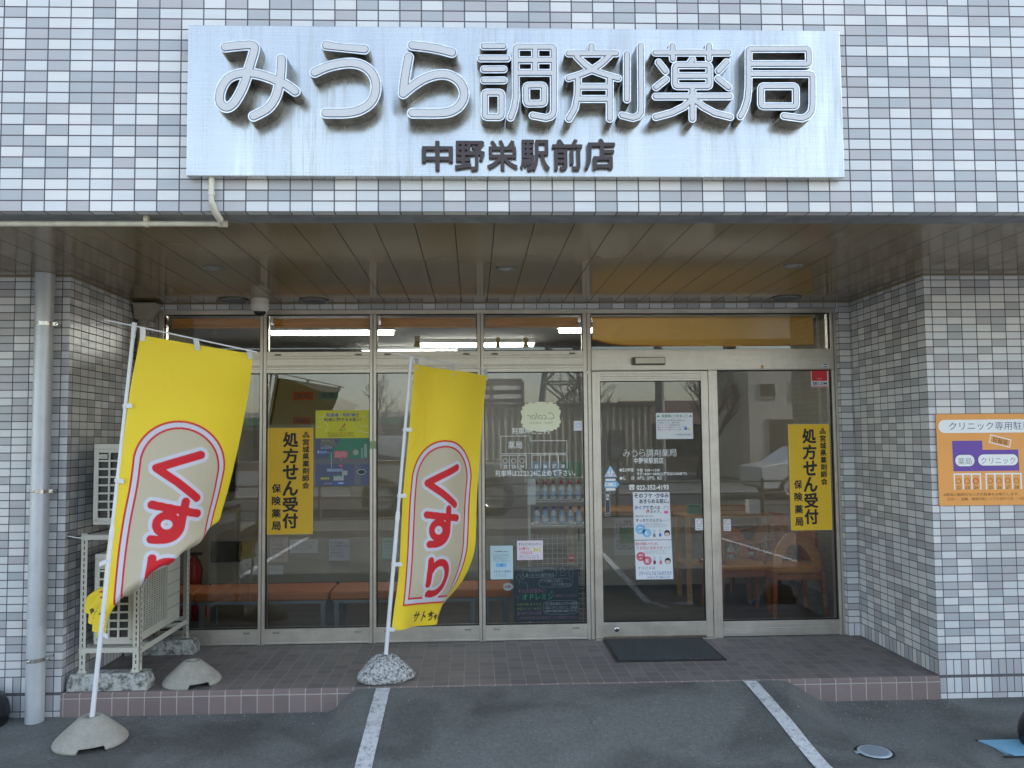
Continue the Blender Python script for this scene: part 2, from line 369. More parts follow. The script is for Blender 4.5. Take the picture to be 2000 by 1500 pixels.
def trace(gx, gz, D, step):
    def pt(i, j, i2, j2):
        a, b = D[i, j], D[i2, j2]; t = a/(a-b); return (gx[j]+(gx[j2]-gx[j])*t, gz[i]+(gz[i2]-gz[i])*t)
    E = {}
    for i in range(len(gz)-1):
        for j in range(len(gx)-1):
            c = [D[i, j] < 0, D[i, j+1] < 0, D[i+1, j+1] < 0, D[i+1, j] < 0]
            if all(c) or not any(c): continue
            es = [('h', i, j), ('v', i, j+1), ('h', i+1, j), ('v', i, j)]
            cr = [k for k in range(4) if c[k] != c[(k+1) % 4]]
            pairs = [(cr[0], cr[1])] if len(cr) == 2 else [(cr[0], cr[1]), (cr[2], cr[3])]
            for a, b in pairs:
                E.setdefault(es[a], []).append(es[b]); E.setdefault(es[b], []).append(es[a])
    def epos(e):
        k, i, j = e; return pt(i, j, i, j+1) if k == 'h' else pt(i, j, i+1, j)
    loops = []; seen = set()
    for e0 in list(E):
        if e0 in seen: continue
        L = [e0]; seen.add(e0); cur = e0
        while True:
            nx = [q for q in E[cur] if q not in seen]
            if not nx: break
            cur = nx[0]; seen.add(cur); L.append(cur)
        if len(L) > 6: loops.append([epos(e) for e in L])
    out = []
    for L in loops:                       # drop nearly collinear points
        Q = []
        for k, p in enumerate(L):
            a = Q[-1] if Q else L[k-1]; b = L[(k+1) % len(L)]
            ar = abs((p[0]-a[0])*(b[1]-a[1])-(p[1]-a[1])*(b[0]-a[0]))
            if ar > (step*.06)*step or math.hypot(p[0]-a[0], p[1]-a[1]) > .03: Q.append(p)
        if len(Q) > 3: out.append(Q)
    return out
def smooth(st, n=5):
    """Catmull-Rom through the points of a stroke"""
    if len(st) < 3: return st
    P = [st[0]]+list(st)+[st[-1]]; out = []
    for i in range(1, len(P)-2):
        for k in range(n):
            t = k/n; o = []
            for c in (0, 1):
                p0, p1, p2, p3 = P[i-1][c], P[i][c], P[i+1][c], P[i+2][c]
                o.append(.5*(2*p1+(p2-p0)*t+(2*p0-5*p1+4*p2-p3)*t*t+(3*p1-p0-3*p2+p3)*t**3))
            out.append(tuple(o))
    return out+[st[-1]]

_gc = {}
def glyph(ch, bold, step=.012):
    """a rounded, thickened character: offset outline -> loops in em units"""
    if (ch, bold) in _gc: return _gc[(ch, bold)]
    vs, fs = text_geo(ch); ec = {}
    for f in fs:
        for a, b in zip(f, f[1:]+f[:1]): k = (min(a, b), max(a, b)); ec[k] = ec.get(k, 0)+1
    seg = [(vs[a], vs[b]) for (a, b), n in ec.items() if n == 1]
    gx = np.arange(min(v[0] for v in vs)-bold-3*step, max(v[0] for v in vs)+bold+3*step, step); gz = np.arange(min(v[1] for v in vs)-bold-3*step, max(v[1] for v in vs)+bold+3*step, step)
    X, Z = np.meshgrid(gx, gz+1e-5); D = seg_sdf(X, Z, seg); ins = np.zeros(X.shape, bool)
    for (ax, az), (bx, bz) in seg:
        if az == bz: continue
        ins ^= ((az > Z) != (bz > Z)) & (X < (bx-ax)*(Z-az)/(bz-az)+ax)
    L = trace(gx, gz, np.where(ins, -D, D)-bold, step); _gc[(ch, bold)] = L; return L
def TG(mb, ch, x0, z1, x1, z0, y, mat, bold, thick=0.):
    L = glyph(ch, bold); P = [p for l in L for p in l]; ax = min(p[0] for p in P); bx = max(p[0] for p in P); az = min(p[1] for p in P); bz = max(p[1] for p in P)
    L = [[(x0+(p[0]-ax)*(x1-x0)/(bx-ax), z0+(p[1]-az)*(z1-z0)/(bz-az)) for p in l] for l in L]
    vs, fs = fill_loops(L); mb.add([(v[0], y, v[1]) for v in vs], fs, mat)
    if thick:
        for l in L:
            n = len(l); mb.add([(p[0], y, p[1]) for p in l]+[(p[0], y+thick, p[1]) for p in l], [(k, (k+1) % n, n+(k+1) % n, n+k) for k in range(n)], mat, smooth=True)
def TVG(mb, body, x0, z1, x1, z0, y, mat, bold, gap=.08):
    h = (z1-z0)/len(body)
    for i, ch in enumerate(body): TG(mb, ch, x0, z1-h*i-h*gap*.5, x1, z1-h*(i+1)+h*gap*.5, y, mat, bold)

# ================================================================ GROUND
G = -.143
def ramp_h(x, y):
    """asphalt wedge laid against the porch step"""
    t = min(1, max(0, -y/.92)); prof = 1-t+.10*math.sin(math.pi*t)
    xl0 = 1.66+.14*t; xr0 = 4.86-.22*t
    a = min(1, max(0, (x-xl0)/.19)); b = min(1, max(0, (xr0-x)/.30))
    s = min(a*a*(3-2*a), b*b*(3-2*b))
    return G+.138*prof*s
mb = MB()
mb.quad([(-60, -90, G-.002), (60, -90, G-.002), (60, 20, G-.002), (-60, 20, G-.002)], M_ASPH)
tag(mb.build('ground'), kind='structure')
mb = MB(); xs = np.linspace(1.5, 5.0, 90); ys = np.linspace(-1.0, -.004, 34)
vs = [(x, y, ramp_h(x, y)-(.004 if ramp_h(x, y) < G+.0008 else 0)) for y in ys for x in xs]
fs = [(i*90+j, i*90+j+1, (i+1)*90+j+1, (i+1)*90+j) for i in range(33) for j in range(89)]
mb.add(vs, fs, M_ASPH, smooth=True)
tag(mb.build('asphalt_ramp'), kind='structure')
def road_line(x0, x1, ya, yb, dx=0., name='parking_line'):
    mb = MB(); n = 40; rnd = random.Random(int(x0*100)+7); vs = []
    for k in range(n+1):
        y = ya+(yb-ya)*(k/n)**1.6; w = rnd.uniform(-.002, .002); o = dx*(ya-y)
        for q in range(5):
            x = x0+w+(x1-x0)*q/4+o
            vs.append((x, y, max(ramp_h(x, y), G)+.0035))
    mb.add(vs, [(k*5+q, (k+1)*5+q, (k+1)*5+q+1, k*5+q+1) for k in range(n) for q in range(4)], M_PAINT)
    return tag(mb.build(name), kind='structure')
road_line(1.962, 2.052, -.012, -6.6)
road_line(4.312, 4.398, -.012, -6.6, .03)
road_line(7.0, 7.09, -2.9, -6.6, -.10)
road_line(-.40, -.31, -.5, -6.6)
# porch
mb = MB()
def uvq(mb, P, U, mat): mb.add(P, [tuple(range(4))], mat, [U])
ph = 5.608-.09
uvq(mb, [(0, 0, 0), (5.608, 0, 0), (5.608, 1.3, 0), (0, 1.3, 0)], [(0-ph, 0), (5.608-ph, 0), (5.608-ph, 1.3), (-ph, 1.3)], M_FLOOR)
uvq(mb, [(0, -.012, G-.05), (5.608, -.012, G-.05), (5.608, -.012, -.010), (0, -.012, -.010)], [(-ph, G-.05+.033), (5.608-ph, G-.05+.033), (5.608-ph, -.01+.033), (-ph, -.01+.033)], M_RISER)
uvq(mb, [(0, -.012, -.010), (5.608, -.012, -.010), (5.608, 0, 0), (0, 0, 0)], [(-ph, .022), (5.608-ph, .022), (5.608-ph, .036), (-ph, .036)], M_RISER)
tag(mb.build('porch_step'), kind='structure')

# ================================================================ BUILDING
BL = thing('pharmacy_building', (2.8, 0, 0), 'pharmacy building with white and grey tiled walls, deep canopy and glazed shopfront', 'building')
CY, CZ, UX = -1.525, 2.607, .5615
LZ = .103; XR = 5.608; SO = 2.637
# upper facade
mb = MB(); X0, X1, ZT = -9., 18., 5.2
uvq(mb, [(X0, CY, CZ), (X1, CY, CZ), (X1, CY, ZT), (X0, CY, ZT)], [(X0-UX, 0), (X1-UX, 0), (X1-UX, ZT-CZ), (X0-UX, ZT-CZ)], M_TILE)
uvq(mb, [(X0, CY+.05, CZ), (X1, CY+.05, CZ), (X1, CY, CZ), (X0, CY, CZ)], [(X0-UX, -.10), (X1-UX, -.10), (X1-UX, -.05), (X0-UX, -.05)], M_TILE)
mb.build('upper_facade', BL)
mb = MB()
mb.box(X0, X1, CY+.05, CY+.19, CZ+.002, CZ+.03, pbr('grey drip edge', (.20, .215, .235), .6, var=.35, vscale=9, stretch=(1, 1, 6)))
mb.build('drip_edge', BL)
mb = MB()
mb.quad([(X0, CY+.19, SO), (X0, 1.02, SO), (X1, 1.02, SO), (X1, CY+.19, SO)], M_SOFFIT)
mb.build('canopy_soffit', BL)
M_CONCW = pbr('roof membrane', (.3, .3, .3), .9)
mb = MB()
mb.box(X0+.01, X1-.01, CY+.01, 6.5, 3.0, ZT-.005, M_CONCW); mb.box(X0+.01, X1-.01, 6.3, 6.5, G, 3.0, M_CONCW)
mb.box(X0+.01, X0+.2, .02, 6.3, G, 3.0, M_CONCW); mb.box(X1-.2, X1-.01, .02, 6.3, G, 3.0, M_CONCW)
mb.build('roof', BL)
def tiled(name, P0, P1, off, flip=False):
    """vertical tiled wall from P0 to P1 (x, y) with soldier courses at the foot"""
    mb = MB(); L = math.hypot(P1[0]-P0[0], P1[1]-P0[1])
    def strip(z0, z1, mat, vert, vo):
        P = [(P0[0], P0[1], z0), (P1[0], P1[1], z0), (P1[0], P1[1], z1), (P0[0], P0[1], z1)]
        if vert: U = [(off, z0-vo), (off+L, z0-vo), (off+L, z1-vo), (off, z1-vo)]
        else: U = [(off, z0-vo), (off+L, z0-vo), (off+L, z1-vo), (off, z1-vo)]
        if vert: mb.add(P, [(0, 1, 2, 3)], mat, [[(u, v) for u, v in U]])
        else: mb.add(P, [(0, 1, 2, 3)], mat, [U])
    strip(LZ, SO, M_TILE, False, LZ)
    strip(.003, LZ, M_TILEV, True, .003)
    strip(-.010, .003, M_GROUT, False, 0)
    strip(-.110, -.010, M_TILEV, True, -.110)
    strip(-.22, -.110, M_TILE, False, -.110)
    return mb.build(name, BL)
tiled('front_wall', (X0, 0), (0, 0), X0+.05)
tiled('front_wall', (XR, 0), (X1, 0), -.05)
tiled('recess_wall', (0, 0), (0, 1.02), -.05)
tiled('recess_wall', (XR, 1.02), (XR, 0), -1.02)
mb = MB()   # narrow tiled piers either side of the shopfront and the tile course over it
def pier(x0, x1, side):
    for (z0, z1, mat, vo, tw) in ((LZ, SO, M_TILE, LZ, .0955), (.003, LZ, M_TILEV, .003, .05), (-.02, .003, M_GROUT, 0, 1)):
        k = .1/(x1-x0) if mat is M_TILE else 1
        mb.add([(x0, 1.02, z0), (x1, 1.02, z0), (x1, 1.02, z1), (x0, 1.02, z1)], [(0, 1, 2, 3)], mat, [[(0+7*side, z0-vo), (.1+7*side, z0-vo), (.1+7*side, z1-vo), (7*side, z1-vo)]])
        xs_ = x0 if side else x1
        P = [(xs_, 1.08, z0), (xs_, 1.02, z0), (xs_, 1.02, z1), (xs_, 1.08, z1)] if side else [(xs_, 1.02, z0), (xs_, 1.08, z0), (xs_, 1.08, z1), (xs_, 1.02, z1)]
        mb.add(P, [(0, 1, 2, 3)], mat, [[(.0, z0-vo), (.06, z0-vo), (.06, z1-vo), (0, z1-vo)]])
pier(0.0, .095, 0); pier(5.513, XR, 1)
mb.add([(.095, 1.02, 2.594), (5.513, 1.02, 2.594), (5.513, 1.02, SO), (.095, 1.02, SO)], [(0, 1, 2, 3)], M_TILE, [[(.0, .005), (5.418, .005), (5.418, .049), (0, .049)]])
mb.add([(.095, 1.08, 2.594), (5.513, 1.08, 2.594), (5.513, 1.02, 2.594), (.095, 1.02, 2.594)], [(0, 1, 2, 3)], M_TILE, [[(0, .0), (5.418, .0), (5.418, .05), (0, .05)]])
mb.build('tiled_pier', BL)
# casing bead where soffit meets the walls
M_BEAD = pbr('soffit edge bead', (.30, .26, .19), .35, var=.15)
mb = MB()
mb.box(X0, .0, -.010, -.001, SO-.008, SO-.001, M_BEAD); mb.box(XR, X1, -.010, -.001, SO-.008, SO-.001, M_BEAD)
mb.box(.001, .009, -.010, 1.012, SO-.008, SO-.001, M_BEAD); mb.box(XR-.009, XR-.001, -.010, 1.012, SO-.008, SO-.001, M_BEAD)
mb.box(.001, XR-.001, 1.012, 1.019, SO-.008, SO-.001, M_BEAD)
mb.build('soffit_bead', BL)

# ---------------------------------------------------------------- shopfront
FY = 1.065       # front face of the frame
def bay_geo(name, x0, x1, door=False):
    """one fixed bay: transom glass above, header, big pane, bottom rail"""
    pass
mb = MB()
mb.box(.095, 5.513, FY, FY+.09, 2.560, 2.594, M_ALU)
mb.box(.095, 5.513, FY-.006, FY+.09, 2.586, 2.592, M_ALU)
mb.build('head_frame', BL, .002)
for x0, x1 in ((.095, .172), (.920, .972), (1.777, 1.829), (2.625, 2.675), (3.466, 3.529), (5.468, 5.513)):
    mb = MB(); mb.box(x0, x1, FY, FY+.10, -.01, 2.560, M_ALUV)
    c = (x0+x1)/2; mb.box(c-.005, c+.005, FY-.0015, FY+.01, 0, 2.560, pbr('frame seam', (.22, .21, .19), .5, .6))
    mb.build('mullion', BL, .003)
mb = MB(); mb.box(4.458, 4.530, FY-.028, FY+.10, -.005, 2.098, M_ALUV); mb.build('mullion', BL, .004)
bays = [(.172, .920), (.972, 1.777), (1.829, 2.625), (2.675, 3.466)]
M_SLOT = pbr('drain slot', (.10, .10, .095), .5, .3)
M_SLOTF = pbr('drain slot cover', (.34, .33, .31), .4, .7)
def framed(mb, x0, x1, z0, z1, w, y0, y1, mat):
    mb.box(x0, x0+w, y0, y1, z0, z1, mat); mb.box(x1-w, x1, y0, y1, z0, z1, mat)
    mb.box(x0+w, x1-w, y0, y1, z0, z0+w, mat); mb.box(x0+w, x1-w, y0, y1, z1-w, z1, mat)
for i, (x0, x1) in enumerate(bays):
    w = MB(); w.box(x0, x1, FY+.004, FY+.085, 2.095, 2.263, M_ALU)
    for zz in (2.225, 2.205, 2.150, 2.140, 2.122): w.box(x0+.002, x1-.002, FY-.001, FY+.006, zz, zz+.005, M_ALU)
    for u in (.11, .89):
        c = x0+(x1-x0)*u; w.box(c-.026, c+.026, FY-.003, FY+.006, 2.232, 2.246, M_SLOTF); w.box(c-.022, c+.022, FY-.0045, FY, 2.235, 2.243, M_SLOT)
    wo = w.build('fixed_window', BL, .0015)
    r = MB(); r.box(x0, x1, FY+.004, FY+.085, .004, .118, M_ALU); r.box(x0, x1, FY-.003, FY+.01, .004, .016, M_ALU)
    for u in (.11, .89):
        c = x0+(x1-x0)*u; r.box(c-.026, c+.026, FY-.001, FY+.006, .082, .098, M_SLOTF); r.box(c-.021, c+.021, FY-.0025, FY, .085, .093, M_SLOTF)
    r.build('bottom_rail', wo, .0015)
    g = MB(); framed(g, x0, x1, .118, 2.095, .006, FY+.018, FY+.04, M_GASKET); framed(g, x0, x1, 2.263, 2.560, .006, FY+.018, FY+.04, M_GASKET); g.build('gasket', wo)
    p = MB(); p.box(x0+.005, x1-.005, FY+.026, FY+.032, .122, 2.091, M_GLASS); p.build('glass_pane', wo)
    p = MB(); p.box(x0+.005, x1-.005, FY+.026, FY+.032, 2.267, 2.556, M_GLASS); p.build('glass_pane', wo)
# door header with its transom pane
x0, x1 = 3.529, 5.468
w = MB(); w.box(x0, x1, FY-.028, FY+.085, 2.098, 2.262, M_ALU)
w.box(x0, x1, FY-.034, FY-.02, 2.252, 2.264, M_ALU); w.box(x0, x1, FY-.031, FY-.02, 2.098, 2.106, M_ALU)
hd = w.build('door_header', BL, .002)
g = MB(); framed(g, x0, x1, 2.264, 2.560, .006, FY+.018, FY+.04, M_GASKET); g.build('gasket', hd)
p = MB(); p.box(x0+.005, x1-.005, FY+.026, FY+.032, 2.269, 2.556, M_GLASS); p.build('glass_pane', hd)
# fixed pane right of the door
w = MB(); w.box(4.530, 5.468, FY+.004, FY+.085, .004, .118, M_ALU)
for zz in (.030, .046, .062): w.box(4.532, 5.466, FY+.001, FY+.006, zz, zz+.004, M_ALU)
fw = w.build('fixed_window', BL, .0015)
g = MB(); framed(g, 4.530, 5.468, .118, 2.098, .006, FY+.018, FY+.04, M_GASKET); g.build('gasket', fw)
p = MB(); p.box(4.535, 5.463, FY+.026, FY+.032, .122, 2.094, M_GLASS); p.build('glass_pane', fw)
# sliding door leaf
dy = FY-.020
w = MB(); w.box(3.531, 3.592, dy, dy+.045, .010, 2.092, M_ALUV); w.box(4.400, 4.456, dy, dy+.045, .010, 2.092, M_ALUV)
w.box(3.592, 4.400, dy, dy+.045, 2.015, 2.092, M_ALU); w.box(3.592, 4.400, dy, dy+.045, .022, .130, M_ALU)
for zz in (2.03, 2.05, 2.07): w.box(3.594, 4.398, dy-.002, dy+.002, zz, zz+.004, M_ALU)
dr = w.build('sliding_door', BL, .002)
g = MB(); framed(g, 3.592, 4.400, .130, 2.015, .005, dy+.010, dy+.03, M_GASKET); g.build('gasket', dr)
p = MB(); p.box(3.596, 4.396, dy+.018, dy+.024, .133, 2.012, M_GLASS); p.build('glass_pane', dr)
k = MB(); k.lathe([(.0, -.006), (.012, -.006), (.019, -.004), (.021, 0)], (3.695, dy-.0005, .078), M_STEEL, 24, 'y'); k.box(3.689, 3.701, dy-.0085, dy-.006, .074, .082, M_GASKET); k.build('lock', dr)
# threshold track
mb = MB(); mb.box(3.529, 4.46, FY-.045, FY+.05, .0005, .007, M_ALU); mb.build('threshold', BL)
# sill sealing line under the windows
mb = MB(); mb.box(.095, 3.529, FY+.002, FY+.05, .0004, .004, M_GROUT); mb.build('sill_seal', BL)

# ---------------------------------------------------------------- interior shell (parts of the building)
M_WALLI = pbr('interior wall paper', (.42, .385, .31), .85, var=.05)
M_CEILI = pbr('interior ceiling board', (.26, .255, .24), .9, var=.04)
def plank():
    m, nt, b = nmat('dark wood floor'); p = pos(nt, 1, 1, 1)
    br = nt.nodes.new('ShaderNodeTexBrick'); lk(nt, p, br.inputs['Vector']); br.inputs['Scale'].default_value = 1.; br.inputs['Brick Width'].default_value = .9; br.inputs['Row Height'].default_value = .11
    br.inputs['Mortar Size'].default_value = .002; br.inputs['Color1'].default_value = (.055, .045, .036, 1); br.inputs['Color2'].default_value = (.10, .085, .068, 1); br.inputs['Mortar'].default_value = (.01, .01, .01, 1)
    n = noise(nt, pos(nt, 2, 30, 1), 2., 4, .6); lk(nt, mixc(nt, 1., br.outputs[0], ramp(nt, n, [(.3, .7), (.7, 1.2)]), 'MULTIPLY'), b.inputs['Base Color']); b.inputs['Roughness'].default_value = .35; return m
M_PLANK = plank()
IB = 6.4
mb = MB(); mb.box(-.6, 6.2, FY+.10, IB, -.05, .001, M_PLANK); mb.build('interior_floor', BL)
mb = MB(); mb.box(-.6, 6.2, FY+.10, IB, 2.72, 2.80, M_CEILI); mb.build('interior_ceiling', BL)
mb = MB(); mb.box(-.6, 6.2, IB, IB+.1, 0, 2.72, M_WALLI); mb.box(-.7, -.6, FY, IB, 0, 2.72, M_WALLI); mb.box(6.05, 6.15, FY+.1, IB, 0, 2.72, M_WALLI); mb.box(5.60, 6.05, FY+.05, FY+.12, 0, 2.72, M_WALLI)
mb.box(-.6, .0, FY+.02, FY+.12, 0, 2.72, M_WALLI); mb.box(-.6, 5.7, FY+.02, FY+.12, 2.60, 2.78, M_WALLI)
mb.box(-.6, 6.05, IB-.012, IB, .0, .09, pbr('dark skirting', (.05, .045, .04), .5)); mb.build('interior_wall', BL)
mb = MB(); mb.box(-.6, 2.9, 3.25, 3.37, 0, 1.35, M_WALLI); mb.box(-.6, 2.9, 3.238, 3.25, 0, .08, MATS['dark skirting']); mb.build('partition_wall', BL)

# ================================================================ MAIN SIGN
def crop(ox, oy, k, pts): return [(ox+x/k, oy+y/k) for x, y in pts]
SY = -1.575; SL = -1.655
sgn = thing('shop_sign', (2.81, SY, 3.10), 'large stainless sign board with white-faced raised letters on the upper tiled facade', 'sign')
mb = MB(); mb.box(1.31, 4.311, SY, CY-.001, 2.755, 3.452, M_SIGN); mb.build('sign_board', sgn, .003)
LETTERS = {   # pen strokes of each raised character, metres on the sign plane
 'み': (1, [[(1.503, 3.308), (1.549, 3.314), (1.593, 3.318), (1.620, 3.318), (1.631, 3.309), (1.628, 3.283), (1.612, 3.226), (1.591, 3.150), (1.569, 3.097), (1.541, 3.052), (1.512, 3.035), (1.486, 3.052), (1.481, 3.089), (1.494, 3.134), (1.521, 3.169), (1.561, 3.186), (1.612, 3.191), (1.667, 3.181), (1.725, 3.160), (1.769, 3.140), (1.811, 3.110)], [(1.750, 3.257), (1.749, 3.204), (1.742, 3.144), (1.725, 3.080), (1.690, 3.030), (1.630, 2.996)]]),
 'う': (1, [[(1.948, 3.320), (2.003, 3.310), (2.062, 3.306), (2.116, 3.304)], [(1.897, 3.196), (1.945, 3.219), (2.004, 3.235), (2.062, 3.240), (2.110, 3.228), (2.147, 3.198), (2.166, 3.154), (2.164, 3.101), (2.140, 3.056), (2.092, 3.025), (2.033, 3.013), (1.946, 3.012)]]),
 'ら': (1, [[(2.330, 3.323), (2.388, 3.317), (2.447, 3.307), (2.505, 3.292)], [(2.312, 3.268), (2.301, 3.208), (2.292, 3.148), (2.288, 3.102)], [(2.288, 3.102), (2.328, 3.136), (2.380, 3.170), (2.439, 3.190), (2.494, 3.187), (2.539, 3.158), (2.559, 3.111), (2.549, 3.066), (2.516, 3.031), (2.460, 3.015), (2.329, 3.014)]]),
 '調': (0, [[(2.648, 3.322), (2.737, 3.323)], [(2.635, 3.266), (2.752, 3.267)], [(2.648, 3.216), (2.736, 3.217)], [(2.648, 3.165), (2.736, 3.166)], [(2.661, 3.110), (2.715, 3.110), (2.723, 3.107), (2.726, 3.100), (2.725, 3.009), (2.722, 3.002), (2.714, 2.998), (2.660, 2.998), (2.653, 3.001), (2.650, 3.009), (2.651, 3.099), (2.654, 3.107), (2.661, 3.110)], [(2.791, 3.306), (2.793, 3.315), (2.802, 3.321), (2.951, 3.322), (2.959, 3.317), (2.963, 3.307), (2.960, 3.032), (2.955, 3.012), (2.944, 3.001), (2.923, 2.995), (2.864, 3.006)], [(2.791, 3.306), (2.789, 3.085), (2.781, 3.038), (2.765, 2.996)], [(2.791, 3.259), (2.962, 3.261)], [(2.790, 3.201), (2.962, 3.202)], [(2.879, 3.321), (2.877, 3.202)], [(2.847, 3.143), (2.906, 3.144), (2.914, 3.141), (2.917, 3.133), (2.916, 3.072), (2.913, 3.064), (2.905, 3.061), (2.846, 3.060), (2.839, 3.063), (2.836, 3.071), (2.836, 3.132), (2.840, 3.140), (2.847, 3.143)]]),
 '剤': (0, [[(3.133, 3.328), (3.132, 3.293)], [(3.029, 3.292), (3.245, 3.294)], [(3.212, 3.281), (3.177, 3.247), (3.131, 3.215), (3.077, 3.194), (3.028, 3.178)], [(3.066, 3.277), (3.101, 3.241), (3.139, 3.214), (3.192, 3.195), (3.251, 3.179)], [(3.069, 3.172), (3.067, 3.102), (3.054, 3.040), (3.026, 2.992)], [(3.213, 3.173), (3.210, 2.993)], [(3.069, 3.139), (3.212, 3.140)], [(3.068, 3.083), (3.211, 3.084)], [(3.293, 3.291), (3.289, 3.082)], [(3.356, 3.330), (3.354, 3.057), (3.351, 3.022), (3.337, 3.004), (3.314, 2.997), (3.266, 3.009)]]),
 '薬': (0, [[(3.422, 3.299), (3.755, 3.302)], [(3.501, 3.332), (3.501, 3.270)], [(3.668, 3.333), (3.665, 3.272)], [(3.590, 3.268), (3.578, 3.250)], [(3.522, 3.242), (3.656, 3.243), (3.664, 3.240), (3.667, 3.232), (3.665, 3.156), (3.662, 3.148), (3.654, 3.145), (3.520, 3.144), (3.512, 3.147), (3.509, 3.155), (3.511, 3.231), (3.514, 3.238), (3.522, 3.242)], [(3.510, 3.192), (3.666, 3.193)], [(3.436, 3.254), (3.466, 3.214)], [(3.468, 3.176), (3.422, 3.139)], [(3.746, 3.257), (3.708, 3.216)], [(3.705, 3.180), (3.752, 3.141)], [(3.419, 3.096), (3.756, 3.099)], [(3.587, 3.140), (3.584, 2.995)], [(3.580, 3.082), (3.549, 3.051), (3.494, 3.023), (3.419, 3.002)], [(3.595, 3.082), (3.633, 3.051), (3.686, 3.022), (3.756, 3.004)]]),
 '局': (0, [[(3.848, 3.307), (3.850, 3.316), (3.859, 3.320), (4.112, 3.323), (4.122, 3.319), (4.125, 3.309), (4.124, 3.262), (4.120, 3.255), (4.112, 3.252), (3.846, 3.250)], [(3.848, 3.307), (3.843, 3.138), (3.836, 3.084), (3.821, 3.041), (3.803, 3.007)], [(3.845, 3.203), (4.124, 3.205), (4.134, 3.202), (4.138, 3.191), (4.134, 3.062), (4.128, 3.031), (4.110, 3.009), (4.083, 2.999), (4.002, 3.010)], [(3.912, 3.147), (4.050, 3.148), (4.057, 3.144), (4.060, 3.137), (4.058, 3.066), (4.055, 3.058), (4.047, 3.055), (3.909, 3.054), (3.901, 3.057), (3.898, 3.065), (3.900, 3.136), (3.904, 3.143), (3.912, 3.147)]]),
}
def raised(name, strokes, ro, ri, parent):
    outer = contours(strokes, ro, .0028)
    vs, fs = fill_loops(outer, 0)
    mb = MB(); mb.add([(x, SL, z) for x, z, _ in vs], fs, M_STEEL)
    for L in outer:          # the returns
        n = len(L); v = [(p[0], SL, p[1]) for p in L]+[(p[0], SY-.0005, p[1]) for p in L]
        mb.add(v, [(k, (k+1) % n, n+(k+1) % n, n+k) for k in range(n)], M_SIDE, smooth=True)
    o = mb.build(name, parent)
    inner = contours(strokes, ri, .0028)
    vs, fs = fill_loops(inner, 0)
    mb = MB(); mb.add([(x, SL-.003, z) for x, z, _ in vs], fs, M_ACRYL)
    for L in inner:
        n = len(L); v = [(p[0], SL-.003, p[1]) for p in L]+[(p[0], SL, p[1]) for p in L]
        mb.add(v, [(k, (k+1) % n, n+(k+1) % n, n+k) for k in range(n)], M_ACRYL)
    mb.build('letter_face', o)
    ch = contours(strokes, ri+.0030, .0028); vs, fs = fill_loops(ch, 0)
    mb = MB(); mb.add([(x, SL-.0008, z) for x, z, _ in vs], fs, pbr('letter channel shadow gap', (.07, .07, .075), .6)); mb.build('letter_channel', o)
    return o
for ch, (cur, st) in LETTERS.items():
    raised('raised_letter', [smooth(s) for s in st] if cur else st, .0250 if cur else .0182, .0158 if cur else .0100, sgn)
for ch, (x0, z1, x1, z0) in {'中': (2.366, 2.913, 2.506, 2.779), '野': (2.514, 2.914, 2.650, 2.778), '栄': (2.660, 2.917, 2.798, 2.780), '駅': (2.809, 2.920, 2.945, 2.778), '前': (2.956, 2.923, 3.094, 2.781), '店': (3.105, 2.926, 3.244, 2.784)}.items():
    mb = MB(); TG(mb, ch, x0, z1, x1, z0, SY-.020, M_DARKB, .020, .0195)
    mb.build('small_letter', sgn)

# ================================================================ PIPES
M_PVC = pbr('cream pvc', (.52, .49, .40), .45, var=.18, vscale=14)
pp = thing('drain_pipe', (1.40, -1.60, 2.7), 'thin cream plastic pipe running from under the sign along the canopy edge', 'pipe')
mb = MB(); mb.tube([(1.415, -1.548, 2.80), (1.415, -1.552, 2.66), (1.418, -1.552, 2.635), (1.428, -1.545, 2.607), (1.435, -1.50, 2.583), (1.430, -1.45, 2.575)], .0125, M_PVC, 14)
mb.tube([(1.445, -1.44, 2.575), (-9, -1.44, 2.568)], .0125, M_PVC, 14); mb.build('pipe', pp)
mb = MB(); mb.tube([(1.415, -1.55, 2.690), (1.415, -1.551, 2.672)], .0155, M_PVC, 14); mb.tube([(1.418, -1.552, 2.640), (1.430, -1.54, 2.600), (1.436, -1.49, 2.580)], .0155, M_PVC, 14)
mb.tube([(1.452, -1.44, 2.575), (1.41, -1.44, 2.575)], .0158, M_PVC, 14); mb.tube([(1.09, -1.44, 2.574), (1.075, -1.44, 2.574)], .0155, M_PVC, 14)
mb.box(1.073, 1.092, -1.455, -1.425, 2.585, 2.609, M_PVC); mb.build('elbow', pp)
M_GAL = pbr('silver painted downpipe', (.50, .53, .57), .38, .3, var=.10, vscale=5, bmp=.05)
M_CHR = pbr('stainless strap', (.6, .6, .58), .25, 1.)
dp = thing('downpipe', (-.115, -.085, G), 'fat silver downpipe standing in front of the left tiled wall', 'downpipe')
mb = MB(); mb.tube([(-.115, -.085, G), (-.115, -.085, SO-.001)], .0535, M_GAL, 32); mb.build('pipe', dp)
mb = MB(); mb.tube([(-.115, -.085, SO-.125), (-.115, -.085, SO-.002)], .0575, M_GAL, 32); mb.build('collar', dp)
for z in (2.315, 1.265, .235):
    mb = MB(); mb.tube([(-.115, -.085, z-.012), (-.115, -.085, z+.012)], .0555, M_CHR, 32, caps=False)
    mb.box(-.066, -.035, -.090, -.082, z-.010, z+.010, M_CHR); mb.tube([(-.045, -.10, z), (-.045, -.07, z)], .006, M_CHR, 8); mb.box(-.060, -.052, -.080, -.001, z-.008, z+.008, M_CHR)
    mb.tube([(-.135, -.141, z), (-.118, -.143, z)], .008, M_CHR, 8); mb.build('strap', dp)
M_DUCT = pbr('brown grey downspout', (.32, .30, .25), .5, var=.12)
